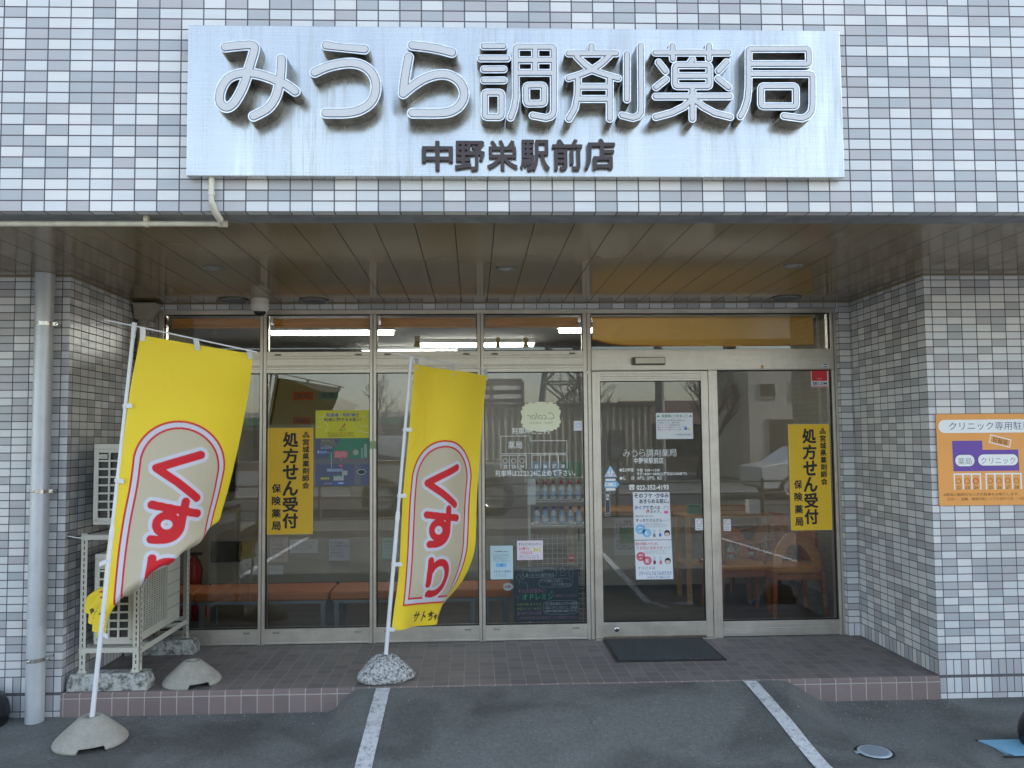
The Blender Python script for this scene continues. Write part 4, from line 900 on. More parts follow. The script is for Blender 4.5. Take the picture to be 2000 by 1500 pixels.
# handwritten shampoo poster (two sheets)
SHP = DG-.0006
p0 = (3.842, 1.138); p1 = (4.133, 1.135); p2 = (4.141, 0.764); p3 = (3.847, 0.764)
p4 = (3.849, 0.758); p5 = (4.141, 0.760); p6 = (4.151, 0.455); p7 = (3.856, 0.456)
def sheet(t, P, y, mat): m = MB(); m.add([(p[0], y, p[1]) for p in P]+[(p[0], y-.0008, p[1]) for p in P], [(0, 1, 2, 3), (7, 6, 5, 4), (0, 4, 5, 1), (1, 5, 6, 2), (2, 6, 7, 3), (3, 7, 4, 0)], mat); return m.build('sheet', t)
def face_doodle(m, cx, cz, s, y, hair):
    m.disc((cx, y, cz+.1*s), s, hair, 20, 'y'); m.disc((cx, y-.0003, cz-.08*s), .72*s, ink('skin ink', (.72, .60, .55)), 20, 'y'); m.box(cx-.6*s, cx+.6*s, y-.0007, y-.0005, cz+.25*s, cz+.62*s, hair)
    for e in (-.28, .28): m.box(cx+e*s-.13*s, cx+e*s+.13*s, y-.0008, y-.0006, cz-.10*s, cz-.04*s, I_BLACK)
    m.box(cx-.1*s, cx+.1*s, y-.0008, y-.0006, cz-.45*s, cz-.40*s, I_ROSE)
def half(P, nm, y, lab):
    t = thing('product_poster', ((P[0][0]+P[1][0])/2, y, P[0][1]), lab, 'poster', 'handwritten poster sheets on the sliding door'); sheet(t, P, y, I_PAPER); return t
t = half((p0, p1, p2, p3), '', SHP, 'upper white poster sheet with bold black handwriting and a blue blot on the sliding door')
f = SHP-.0012; m = MB()
T(m, 'そのフケ・', 3.852, 1.128, 4.024, 1.090, f, I_BLACK, .028); T(m, 'かゆみ', 4.027, 1.128, 4.126, 1.089, f, ink('dark purple ink', (.10, .02, .12)), .028)
T(m, 'あきらめる前に。', 3.892, 1.083, 4.129, 1.047, f, I_BLACK, .025); T(m, 'タイプで', 3.854, 1.030, 3.970, 1.000, f, ink('deep blue ink', (.015, .03, .35)), .03); T(m, '選べる', 3.974, 1.028, 4.055, 0.999, f, I_BLACK, .02)
T(m, '菌', 3.945, 0.997, 3.971, 0.970, f, I_RED, .03); T(m, 'のケア。', 3.978, 0.994, 4.063, 0.971, f, I_BLACK, .02)
T(m, '頭皮が脂っぽい方に', 3.859, 0.956, 4.005, 0.940, f, I_GREY, .01); T(m, 'すっきりさらさら', 3.861, 0.928, 4.069, 0.903, f, I_NAVY, .02); T(m, 'タイプ', 4.078, 0.921, 4.126, 0.904, f, I_GREY)
fillers(m, 3.919, 0.897, 4.129, 0.858, 4, f, I_GREY, '余分な皮脂や汚れを洗い流しフケかゆみを防ぎます', .3, 11); m.build('lettering', t); m = MB()
for (u, s, ch) in (((3.896, 0.847), .040, '実'), ((3.948, 0.817), .034, '感')):
    m.disc((u[0], f, u[1]), s, I_LBLUE, 28, 'y'); T(m, ch, u[0]-s*.5, u[1]+s*.5, u[0]+s*.5, u[1]-s*.5, f-.0004, I_WHITE, .02)
for u in ((4.006, 0.812), (4.053, 0.815)):
    m.box(u[0]-.010, u[0]+.010, f-.0003, f, u[1]-.030, u[1]+.030, ink('pale bottle ink', (.55, .62, .70))); m.box(u[0]-.009, u[0]+.009, f-.0006, f-.0003, u[1]-.026, u[1]-.004, I_GREY if u[0] < 4.03 else I_BLUE)
u = (4.108, 0.811); face_doodle(m, u[0], u[1], .024, f, I_BLACK); u = (4.104, 1.007); m.disc((u[0], f, u[1]), .022, ink('light grey ink', (.55, .57, .62)), 20, 'y'); m.disc((u[0], f-.0004, u[1]-.004), .014, I_PAPER, 20, 'y'); flat(m, rrect(u[0]-.018, u[0]+.018, u[1]-.040, u[1]-.020, .008), f-.0004, I_PINK)
m.build('drawings', t)
t = half((p4, p5, p6, p7), '', SHP, 'lower white poster sheet with red blots and blue handwriting on the sliding door')
m = MB(); T(m, '頭皮が乾燥しやすい方に', 3.855, 0.744, 4.037, 0.722, f, I_RED, .012); T(m, 'うるおいなめらか', 3.863, 0.714, 4.073, 0.687, f, I_ROSE, .02); T(m, 'タイプ', 4.081, 0.709, 4.130, 0.690, f, I_GREY)
fillers(m, 3.923, 0.683, 4.129, 0.651, 3, f, I_GREY, 'うるおいを守りながらやさしく洗い上げます', .3, 12)
T(m, 'オススメは', 3.868, 0.555, 4.005, 0.533, f, I_NAVY, -.005, .2); T(m, 'コラージュフルフルネクスト', 3.875, 0.519, 4.134, 0.487, f, MATS['deep blue ink'], .012, .1); T(m, 'シャンプー&リンス', 3.943, 0.484, 4.121, 0.460, f, MATS['deep blue ink'], .012, .1); m.build('lettering', t); m = MB()
for (u, s, ch) in (((3.896, 0.634), .036, '実'), ((3.948, 0.601), .034, '感')):
    m.disc((u[0], f, u[1]), s, ink('coral ink', (.62, .12, .17)), 28, 'y'); T(m, ch, u[0]-s*.5, u[1]+s*.5, u[0]+s*.5, u[1]-s*.5, f-.0004, I_WHITE, .02)
for u in ((4.004, 0.601), (4.053, 0.600)):
    m.box(u[0]-.010, u[0]+.010, f-.0003, f, u[1]-.030, u[1]+.030, MATS['pale bottle ink']); m.box(u[0]-.009, u[0]+.009, f-.0006, f-.0003, u[1]-.028, u[1]-.0, ink('maroon ink', (.15, .02, .02)) if u[0] < 4.03 else I_ROSE)
u = (4.109, 0.595); face_doodle(m, u[0], u[1], .024, f, I_BLACK); m.build('drawings', t)
# parking notice sheet
x0, z1, x1, z0 = 4.038, 1.760, 4.332, 1.553
t = panel('parking_notice', x0, z1, x1, z0, DG-.0004, I_PAPER, 'white parking notice sheet with blue and yellow triangles high on the sliding door', 'notice')
f = DG-.0020; m = MB(); T(m, '駐車場につきまして', 4.085, 1.748, 4.291, 1.722, f, I_GREEN, .015); fillers(m, 4.049, 1.710, 4.277, 1.618, 5, f, I_GREY, 'みうら調剤薬局の駐車場は建物前の二十二番から二十四番までです。満車の際はスタッフまでお声がけください。', .25, 2); T(m, 'みうら調剤薬局 中野栄駅前店', 4.174, 1.595, 4.321, 1.579, f, I_GREY); m.build('lettering', t); m = MB()
u = (4.275, 1.639); flat(m, [(u[0]-.018, u[1]-.014), (u[0]+.014, u[1]-.014), (u[0]+.002, u[1]+.018)], f, I_BLUE); flat(m, [(u[0]+.014, u[1]-.016), (u[0]+.038, u[1]-.016), (u[0]+.022, u[1]+.006)], f, I_PYEL)
for uu in (1286.5, 1348.5):
    pass
for c in (x0+.018, x1-.018): m.box(c-.011, c+.011, f-.0003, f, z1-.032, z1-.025, I_GREEN); m.box(c-.006, c+.006, f-.0003, f, z1-.025, z1-.020, I_GREEN)
m.build('printed_marks', t)
# prohibited-touch stickers
def door_warn(x0, z1, x1, z0, y, lab):
    t = thing('finger_warning_sticker', ((x0+x1)/2, y, z0), lab, 'sticker', 'small white door warning stickers')
    m = MB(); flat(m, rrect(x0, x1, z0, z1, .005), y, I_PAPER); m.build('film', t); c = (x0+x1)/2; zc_ = z1-(x1-x0)*.46; r = (x1-x0)*.34
    m = MB(); m.tube([(c+r*math.cos(a), y-.0006, zc_+r*math.sin(a)) for a in np.linspace(0, 6.2832, 25)], .0020, I_ROSE, 5, caps=False); m.tube([(c-r*.7, y-.0006, zc_+r*.7), (c+r*.7, y-.0006, zc_-r*.7)], .0016, I_ROSE, 5)
    T(m, 'ドアに', x0+.012, z0+.034, x1-.012, z0+.023, y-.0005, I_BLACK, .02); T(m, 'ちゅうい', x0+.008, z0+.018, x1-.008, z0+.006, y-.0005, I_BLACK, .02); m.build('printed_symbol', t)
door_warn(4.334, 0.924, 4.397, 0.833, DG-.0004, 'small white prohibition sticker low on the right edge of the sliding door glass')
door_warn(4.567, 0.914, 4.626, 0.821, GO-.0004, 'small white prohibition sticker low on the fixed glass right of the sliding door')
# security company plate
x0, z1, x1, z0 = 5.309, 2.098, 5.446, 1.959
t = panel('security_company_sticker', x0, z1, x1, z0, GO-.0004, I_PAPER, 'square red security sticker in the upper right corner of the shop glass', 'sticker'); f = GO-.002
m = MB(); W, H = x1-x0, z1-z0; m.box(x0+.004, x1-.004, f-.0002, f, z0+H*.36, z1-.004, I_RED); m.box(x0+.004, x1-.004, f-.0002, f, z0+.003, z0+H*.09, I_ROSE); m.build('red_field', t)
m = MB(); T(m, 'SE', x0+W*.08, z0+H*.30, x0+W*.38, z0+H*.13, f-.0004, I_NAVY, .03); T(m, 'C', x0+W*.40, z0+H*.30, x0+W*.54, z0+H*.13, f-.0004, ink('teal ink', (.02, .30, .30)), .03); T(m, 'OM', x0+W*.56, z0+H*.30, x0+W*.93, z0+H*.13, f-.0004, I_NAVY, .03)
T(m, 'Security', x0+W*.34, z0+H*.54, x0+W*.66, z0+H*.47, f-.0006, I_PAPER); T(m, 'by', x0+W*.45, z0+H*.45, x0+W*.56, z0+H*.39, f-.0006, I_PAPER); m.build('lettering', t)
cx, cz = 5.404, 2.128; t = thing('oval_sticker', (cx, 1.035, cz), 'tiny oval maker sticker on the right end of the door header', 'sticker')
m = MB(); flat(m, [(cx+.028*math.cos(a), cz+.019*math.sin(a)) for a in np.linspace(0, 6.1, 24)], FY-.0284, I_PAPER); flat(m, [(cx+.024*math.cos(a), cz+.015*math.sin(a)) for a in np.linspace(0, 6.1, 24)], FY-.0288, I_NAVY); m.box(cx-.027, cx+.027, FY-.0294, FY-.029, cz-.006, cz+.006, I_PAPER); m.build('film', t)
cx, cz = 4.894, 2.118; m = MB(); m.box(cx-.011, cx+.011, FY-.030, FY-.0283, cz-.016, cz+.016, ink('apricot tag', (.62, .34, .14))); tag(m.build('paper_tag'), 'tiny apricot tag stuck to the lower edge of the door header', 'tag')
# door sensor
sx, sz = 3.844, 2.201[0:2] if False else (3.848, 2.203)
x0, z1, x1, z0 = 3.846, 2.200, 4.108, 2.140
t = thing('door_sensor', ((x0+x1)/2, 1.03, z0), 'slim brown and silver sensor box on the header above the sliding door', 'sensor')
m = MB(); m.box(x0, x1, FY-.066, FY-.029, z0, z1, pbr('bronze plastic', (.055, .045, .03), .35)); m.build('housing', t, .004)
m = MB(); m.add([(x0+.024, FY-.069, z0+.010), (x1-.006, FY-.069, z0+.010), (x1-.006, FY-.0665, z1-.005), (x0+.024, FY-.0665, z1-.005), (x0+.024, FY-.064, z0+.008), (x1-.006, FY-.064, z0+.008)], [(0, 1, 2, 3), (4, 5, 1, 0)], pbr('champagne cover', (.58, .54, .45), .3, .3)); m.build('cover', t)
# clip on the mullion
m = MB(); m.box(3.487, 3.506, FY-.008, FY, 2.075, 2.100, M_CAMW); tag(m.build('magnet_switch', None, .002), 'small white plastic switch on the mullion at the top left corner of the door', 'switch')
# green tape on the mullion
m = MB(); m.box(1.777, 1.829, FY-.0022, FY-.0016, *(1.497, 1.557), ink('pale green tape', (.30, .42, .26))); tag(m.build('tape_strip'), 'strip of pale green tape wrapped across the mullion beside the parking poster', 'tape')

# orange clinic parking board on the right wall
t = thing('clinic_parking_board', (6.06, -.004, 1.40), 'orange clinic parking board with purple plan and numbered bays on the right tiled wall', 'sign')
bx0, bz1, bz0 = 5.648, 1.703, 1.101
m = MB(); m.box(bx0, bx0+.825, -.014, -.0075, bz0, bz1, I_ORNG); m.build('board', t, .0008); m = MB(); m.box(bx0+.03, bx0+.79, -.0075, -.0005, bz0+.03, bz1-.03, M_GASKET); m.build('backing', t)
def O_(x, y):
    return bx0+(x-(60+45*(y-140)/1270))/7.144*.003430, bz1-(y-138)/7.144*.003385
f = -.0146
def orr(m, x0, y0, x1, y1, r, mat, y): a = O_(x0, y0); b = O_(x1, y1); flat(m, rrect(a[0], b[0], b[1], a[1], r), y, mat)
m = MB(); orr(m, 90, 218, 1720, 402, .043, I_WHITE, f); m.build('title_band', t)
m = MB(); T(m, 'クリニック専用駐車場', *O_(243, 250), *O_(1530, 362), f-.0004, I_NAVY, -.004); m.build('title_lettering', t)
m = MB(); P = [O_(285, 512), O_(708, 508), O_(716, 642), O_(1215, 640), O_(1228, 918), O_(302, 934)]; P[1] = (P[1][0], P[0][1]); flat(m, [P[0], P[1], (P[1][0], P[3][1]), P[3], (P[4][0], P[5][1]), P[5]][::-1], f, I_PURP); m.build('plan_area', t)
m = MB(); orr(m, 318, 704, 606, 872, .038, I_BLACK, f-.0003); orr(m, 324, 708, 600, 866, .036, I_WHITE, f-.0006); orr(m, 640, 700, 1216, 866, .038, I_BLACK, f-.0003); orr(m, 646, 704, 1210, 860, .036, I_WHITE, f-.0006)
T(m, '薬局', *O_(362, 750), *O_(558, 842), f-.0009, I_GREY, -.004); T(m, 'クリニック', *O_(688, 748), *O_(1172, 836), f-.0009, I_GREY, -.004); m.build('plan_labels', t)
m = MB()
for g0, n in ((300, 3), (748, 4)):
    x = [g0+122*k for k in range(n+1)]
    for k in x: a = O_(k, 970); b = O_(k+16, 1190); m.box(a[0], a[0]+.0095, f-.0002, f, b[1], a[1], I_WHITE)
    a = O_(g0, 965); b = O_(g0+122*n, 985); m.box(a[0], b[0]+.0095, f-.0004, f-.0001, b[1], a[1], I_WHITE)
m.build('bay_lines', t); m = MB(); n_ = 22
for g0, n in ((300, 3), (748, 4)):
    for k in range(n):
        c = O_(g0+70+122*k, 1072); r_ = .0165 if g0 == 300 else .0155; m.tube([(c[0]+r_*math.cos(a), f, c[1]+r_*math.sin(a)) for a in np.linspace(0, 6.2832, 29)], .0024 if n_ == 24 else .0016, I_RED if n_ == 24 else ink('brick ink', (.42, .10, .02)), 6, caps=False)
        T(m, str(n_), c[0]-.015, c[1]-.032, c[0]+.015, c[1]-.053, f, I_BROWN); n_ += 1
m.build('bay_numbers', t); m = MB()
T(m, '※医院に御用のない方の駐車をお断りします。', *O_(158, 1236), *O_(1222, 1278), f, I_BROWN); T(m, '万が一、盗難、事故が起こっても当方では、一切責任を負いません。', *O_(212, 1298), *O_(1690, 1340), f, I_BROWN); m.build('small_print', t)
m = MB(); c = O_(962, 520); Mr = Matrix.Translation((c[0], 0, c[1])) @ Matrix.Rotation(R(14.5), 4, 'Y')
q_ = MB(); framed(q_, -.073, .073, -.028, .028, .006, f-.0003, f, I_WHITE); T(q_, '駐輪場', -.050, .019, .050, -.019, f, I_BROWN); 
for i_, mat_ in enumerate(q_.ms):
    m.add([Mr @ Vector(v) for v in q_.v], [fc for fc, k_ in zip(q_.f, q_.m) if k_ == i_], mat_)
m.build('bicycle_parking_label', t)

# notices low in the fourth window
x0, z1, x1, z0 = 2.715, 0.729, 2.892, 0.469
t = panel('campaign_notice', x0, z1, x1, z0, GO-.0002, ink('pale blue paper', (.50, .66, .74), .7), 'pale blue printed notice low in the window left of the blackboard', 'notice'); f = GO-.0018
m = MB(); W, H = x1-x0, z1-z0; T(m, 'Web限定Campaign', x0+W*.18, z1-H*.15, x1-W*.20, z1-H*.20, f, I_BLACK, .02); fillers(m, x0+W*.12, z1-H*.24, x1-W*.12, z1-H*.48, 6, f, I_GREY, '期間中に対象商品をお買い上げの方に粗品をさしあげます', .2, 4); flat(m, rrect(x0+W*.25, x1-W*.28, z1-H*.64, z1-H*.52, .004), f, I_LBLUE); T(m, '1点', x0+W*.42, z1-H*.55, x1-W*.44, z1-H*.61, f-.0004, I_BLACK, .02); T(m, '11/1〜3/31', x0+W*.18, z1-H*.74, x1-W*.12, z1-H*.80, f, I_BLACK, .01); fillers(m, x0+W*.2, z1-H*.83, x1-W*.2, z1-H*.93, 3, f, I_GREY, '詳しくはスタッフまでお尋ねください', .2, 6); m.build('lettering', t)
x0, z1, x1, z0 = 2.925, 0.766, 3.129, 0.616
t = panel('campaign_card', x0, z1, x1, z0, GO-.0002, ink('pink white paper', (.74, .66, .74), .7), 'white handwritten offer card with green, red and yellow writing above the blackboard', 'card')
m = MB(); W, H = x1-x0, z1-z0; T(m, 'オドレミンキャンペーン', x0+W*.06, z1-H*.10, x1-W*.06, z1-H*.28, f, I_GREEN, .03); T(m, '3ヶ買うと', x0+W*.08, z1-H*.34, x1-W*.52, z1-H*.50, f, I_RED, .02); T(m, '1つもらえる', x0+W*.14, z1-H*.54, x1-W*.42, z1-H*.70, f, I_RED, .02); T(m, '3+1', x0+W*.62, z1-H*.36, x1-W*.10, z1-H*.60, f, I_PYEL, .05); fillers(m, x0+W*.1, z1-H*.74, x1-W*.1, z1-H*.95, 2, f, I_GREY, 'お買い求めやすいこの機会にぜひどうぞ', .1, 7); m.build('lettering', t)
# blackboard
I_CHW = ink('chalk white', (.60, .64, .68)); I_CHP = ink('chalk pink', (.55, .18, .32)); I_CHG = ink('chalk green', (.05, .42, .22)); I_CHY = ink('chalk yellow', (.42, .42, .10)); I_BOARD = pbr('blackboard', (.018, .045, .070), .6, var=.25, vscale=8)
x0, z1, x1, z0 = 2.901, 0.555, 3.412, 0.127
t = thing('blackboard', ((x0+x1)/2, 1.14, z0), 'dark blue chalkboard covered in coloured handwriting at the foot of the fourth window', 'blackboard')
m = MB(); m.box(x0, x1, 1.132, 1.148, z0, z1, I_BOARD); m.build('board', t, .002); m = MB(); f = 1.1313
def bq(x, y): return x0+(x-314)/478*(x1-x0), z1-(y-968)/397*(z1-z0)
for s, a, b, c_, b_ in (('一年中多汗で、', (400, 985), (540, 1009), I_CHW, .0), ('暑くないのに脇汗が出る', (402, 1016), (610, 1040), I_CHW, .0), ('くつで蒸れて足汗と', (510, 1062), (675, 1084), I_CHW, 0), ('ニオイが気になる', (588, 1088), (735, 1109), I_CHW, 0), ('そんなお悩みに!', (345, 1124), (550, 1158), I_CHP, .0), ('オドレミン', (372, 1164), (602, 1208), I_CHG, .03), ('が解決してくれます!', (612, 1170), (776, 1190), I_CHP, 0), ('★多汗症 ★ワキガ', (335, 1228), (515, 1250), I_CHY, 0), ('★足のニオイ ★手汗', (335, 1260), (515, 1281), I_CHY, 0), ('夏に向けて今から対策', (336, 1290), (512, 1316), I_CHP, 0), ('しておけます!気になる方はスタッフへお声がけください♪', (340, 1326), (786, 1348), I_CHP, 0), ('1日1回お風呂上がりの清潔', (540, 1226), (780, 1248), I_CHW, 0), ('な肌につけていただくと、2日程度', (540, 1254), (782, 1276), I_CHW, 0), ('効果が持続!(個人差あります)', (540, 1280), (778, 1302), I_CHW, 0)):
    T(m, s, *bq(*a), *bq(*b), f, c_, b_)
m.build('chalk_writing', t); m = MB()
def ck(pts, col=I_CHW, r=.0009): m.tube([(bq(*p)[0], f, bq(*p)[1]) for p in pts], r, col, 5)
def cre(x_0, y_0, x_1, y_1, r): return [((x_0+x_1)/2+(x_1-x_0)/2*abs(math.cos(a))**.5*(1 if math.cos(a) > 0 else -1), (y_0+y_1)/2+(y_1-y_0)/2*abs(math.sin(a))**.5*(1 if math.sin(a) > 0 else -1)) for a in np.linspace(0, 6.2832, 41)]
ck(cre(380, 978, 630, 1046, 0)); ck(cre(498, 1056, 748, 1118, 0)); ck([(x+3*math.cos(k*2.1), y+3*math.sin(k*2.1)) for k, (x, y) in enumerate(cre(528, 1215, 792, 1314, 0))])
ck([(350, 1100), (352, 1060), (330, 1045), (350, 1020), (380, 1050), (365, 1080), (410, 1085), (415, 1120)]); ck([(360, 1035), (375, 1020), (392, 1035), (390, 1055), (370, 1058), (360, 1035)]); ck([(655, 985), (670, 975), (690, 985), (688, 1005), (665, 1008), (655, 985)]); ck([(660, 1010), (655, 1035), (690, 1035), (700, 1015)]); ck([(730, 990), (745, 985), (755, 1010), (745, 1050), (725, 1040), (722, 1010), (730, 990)])
for k in range(3): ck([(330+6*k, 1180+14*k), (350, 1185+10*k)], I_CHG, .0014); ck([(595+6*k, 1140+6*k), (585, 1155+6*k)], I_CHG, .0014)
m.build('chalk_drawings', t)
m = MB(); u = (2.852, 0.408); flat(m, [(u[0]+.040*math.cos(a)*(1+.1*math.cos(3*a)), u[1]+.030*math.sin(a)) for a in np.linspace(0, 6.1, 24)], GI, I_PAPER); T(m, 'お得!', u[0]-.024, u[1]+.012, u[0]+.024, u[1]-.010, GI-.0005, I_RED, .03); tag(m.build('price_tag'), 'small round white tag with red writing just left of the blackboard', 'tag')
m = MB(); u = (3.395, 0.572); flat(m, [(u[0]+(.034+.006*math.cos(12*a))*math.cos(a), u[1]+(.034+.006*math.cos(12*a))*math.sin(a)) for a in np.linspace(0, 6.24, 60)], 1.44, I_RED); T(m, '大特価', u[0]-.026, u[1]+.009, u[0]+.026, u[1]-.009, 1.4394, I_PAPER, .02); tag(m.build('starburst_tag'), 'small red starburst price tag hung on the white wire grid', 'tag')

# ================================================================ DOOR MAT, BASES
def mat_mat():
    m_, nt, b = nmat('ribbed rubber mat'); p = pos(nt)
    mp = nt.nodes.new('ShaderNodeMapping'); mp.inputs['Rotation'].default_value = (0, 0, R(32)); lk(nt, p, mp.inputs[0])
    w_ = nt.nodes.new('ShaderNodeTexWave'); lk(nt, mp.outputs[0], w_.inputs[0]); w_.inputs['Scale'].default_value = 22; w_.inputs['Distortion'].default_value = 1.2; w_.inputs['Detail Scale'].default_value = 6
    v = nt.nodes.new('ShaderNodeTexVoronoi'); lk(nt, p, v.inputs[0]); v.inputs['Scale'].default_value = 75
    h = mth(nt, 'ADD', w_.outputs[1], v.outputs['Distance'])
    lk(nt, ramp(nt, h, [(.3, (.012, .015, .018)), (1., (.085, .10, .11))]), b.inputs['Base Color']); b.inputs['Roughness'].default_value = .75
    lk(nt, bump(nt, h, 1., .008), b.inputs['Normal']); return m_
t = thing('door_mat', (3.97, .73, 0), 'black ribbed rubber mat on the porch tiles in front of the sliding door', 'mat')
m = MB(); m.box(3.60, 4.335, .455, 1.01, .0005, .013, mat_mat()); m.build('pile', t, .003); m = MB(); rb = pbr('black rubber', (.012, .013, .014), .6)
for a in ((3.578, 3.60, .432, 1.032), (4.335, 4.357, .432, 1.032), (3.60, 4.335, .432, .455), (3.60, 4.335, 1.01, 1.032)): m.box(*a, .0005, .008, rb)
m.build('rubber_edge', t, .002)
def cone_base(x, y, z, lab, rot, s=1.):
    t = thing('banner_base', (x, y, z), lab, 'banner base', 'grey concrete banner bases')
    def fn(v, a):
        d = (a-rot+math.pi) % (2*math.pi)-math.pi
        zz = v[2]
        if v[2] < .030 and abs(d) < .36: zz = max(v[2], .030)
        return (v[0], v[1], zz)
    prof = [(.012, .110), (.020, .118), (.030, .147), (.052, .150), (.060, .146), (.100, .112), (.150, .066), (.178, .040), (.190, .026), (.196, .012), (.194, .001), (.180, .001), (.16, .02)]
    m = MB(); m.lathe([(r*s, h*s) for r, h in prof], (x, y, z), M_CONC, 96, fn=fn); m.build('concrete_weight', t)
    m = MB(); m.disc((x, y, z+.112*s), .022*s, M_GASKET, 24); m.build('socket', t)
    return t
cone_base(.395, -.435, G+.001, 'grey concrete banner base on the asphalt holding the leaning left banner pole', R(-62))
cone_base(.745, .175, .001, 'empty grey concrete banner base on the porch tiles beside the rack', R(-55), .93)
t = thing('stone_banner_base', (2.0, .155, 0), 'rough mottled black and white cement lump holding the centre banner pole', 'banner base')
m = MB(); rnd = random.Random(4); NN = 64; vs = []; prof = [(.150, .001), (.172, .012), (.178, .034), (.165, .058), (.140, .085), (.112, .115), (.083, .142), (.055, .158), (.030, .163), (.014, .160), (.012, .13)]
for r_, h in prof:
    for k in range(NN):
        a = 2*math.pi*k/NN; w_ = 1+.06*math.sin(2*a+1)+.045*math.sin(3*a+2.2)+.03*math.sin(5*a+h*30)+.012*math.sin(9*a+h*60)
        vs.append((2.0+r_*w_*math.cos(a)*(1 if r_ > .03 else 1), .155+r_*w_*math.sin(a)*.88, h+.004*math.sin(4*a+r_*30)*(h > .01)))
fs = [(i*NN+k, i*NN+(k+1) % NN, (i+1)*NN+(k+1) % NN, (i+1)*NN+k) for i in range(len(prof)-1) for k in range(NN)]
m.add(vs, fs, M_ROCK, smooth=True); o_ = m.build('cement_lump', t); 
m = MB(); m.disc((2.0, .155, .1585), .016, M_GASKET, 20); m.build('socket', t)

# ================================================================ BANNERS
def s2l(c): return tuple(((v/255+.055)/1.055)**2.4 if v/255 > .04045 else v/255/12.92 for v in c)
CW, CT = .655, 1.80
B_RED = [smooth([(.462, .690), (.33, .750), (.208, .808)], 4), [(.208, .808), (.34, .875), (.472, .955)],
         [(.215, 1.028), (.36, 1.040), (.500, 1.050)], smooth([(.408, .985), (.408, 1.10), (.405, 1.16), (.375, 1.205), (.32, 1.228), (.245, 1.232)], 5),
         [(.322+.060*math.cos(a), 1.135+.055*math.sin(a)) for a in np.linspace(0, 6.2832, 25)],
         [(.268, 1.345), (.262, 1.505)], smooth([(.268, 1.425), (.300, 1.385), (.350, 1.362), (.405, 1.370), (.445, 1.415), (.455, 1.47), (.440, 1.52), (.395, 1.56), (.340, 1.575), (.285, 1.572)], 4)]
def tx(strokes, s0, t0, w, h): return [[(s0+x*w, t0+y*h) for x, y in st] for st in strokes]
B_BLK = tx([[(0, .3), (1, .3)], [(.28, 0), (.28, .62)], [(.74, 0), (.74, .55), (.62, .85), (.4, 1)]], .215, 1.700, .062, .062)+tx([[(.3, 0), (.3, 1)], [(.3, .38), (.8, .62)]], .305, 1.700, .055, .062) \
    +tx([[(0, .28), (1, .2)], [(.45, 0), (.28, .6)], [(.28, .6), (.6, .42), (.88, .58), (.75, .88), (.4, 1)]], .375, 1.702, .052, .060)+tx([[(0, .5), (.5, .3), (.9, .4), (.8, .65), (.5, .7)], [(.2, .2), (.5, 1)], [(.55, .1), (.5, .3)]], .445, 1.722, .036, .040)+tx([[(.5, 0), (.1, 1), (.45, .55), (.6, .9), (.8, .95), (1, .6)]], .495, 1.702, .056, .060)
def banner_col(S, Tt):
    S = S*(.70/CW)
    yel = np.array(s2l((248, 218, 48))); red = np.array(s2l((214, 24, 40))); wht = np.array(s2l((214, 215, 230))); bei = np.array(s2l((202, 192, 168))); blk = np.array((.008, .008, .01))
    C = np.empty(S.shape+(3,)); C[:] = yel; e = .0022
    def over(d, col):
        a = np.clip(.5-d/e, 0, 1)[..., None]; C[:] = C*(1-a)+col*a
    dA = np.where(Tt < .785, np.hypot(S-.35, Tt-.785)-.285, np.maximum(np.abs(S-.35)-.285, Tt-1.645))
    for off, col in ((0, red), (.0125, wht), (.0405, red), (.053, bei)): over(dA+off, col)
    D = seg_sdf(S, Tt, B_RED); over(D-.048, wht); over(D-.0255, red)
    over(seg_sdf(S, Tt, B_BLK)-.0056, blk)
    return C
def cloth_mat():
    m_, nt, b = nmat('printed polyester cloth'); at = nt.nodes.new('ShaderNodeVertexColor'); at.layer_name = 'print'
    out = nt.nodes['Material Output']; p = pos(nt); fn_ = noise(nt, p, 900., 2, .6)
    c = mixc(nt, 1., at.outputs[0], ramp(nt, fn_, [(.3, .93), (.7, 1.05)]), 'MULTIPLY')
    lk(nt, c, b.inputs['Base Color']); b.inputs['Roughness'].default_value = .62; b.inputs['Sheen Weight'].default_value = .15
    cr = noise(nt, pos(nt, 6, 6, 2.2), 1.6, 4, .6, .4); ve = nt.nodes.new('ShaderNodeTexVoronoi'); ve.feature = 'DISTANCE_TO_EDGE'; ve.inputs['Scale'].default_value = 3.1; lk(nt, p, ve.inputs[0]); crease = mth(nt, 'MINIMUM', mth(nt, 'MULTIPLY', ve.outputs[0], 22.), 1.)
    lk(nt, bump(nt, crease, .22, .003, bump(nt, cr, .45, .014)), b.inputs['Normal'])
    tl = nt.nodes.new('ShaderNodeBsdfTranslucent'); lk(nt, c, tl.inputs[0]); mx = nt.nodes.new('ShaderNodeMixShader'); mx.inputs[0].default_value = .15
    lk(nt, b.outputs[0], mx.inputs[1]); lk(nt, tl.outputs[0], mx.inputs[2]); lk(nt, mx.outputs[0], out.inputs[0]); return m_
M_CLOTH = cloth_mat()
M_WPL = pbr('white plastic pole', (.70, .72, .76), .3, var=.04); M_CLIP = pbr('clear white clip', (.66, .68, .70), .3, var=.05)
def interp(knots, t):
    ks = [k[0] for k in knots]
    return np.stack([np.interp(t, ks, [k[i] for k in knots]) for i in range(1, len(knots[0]))])
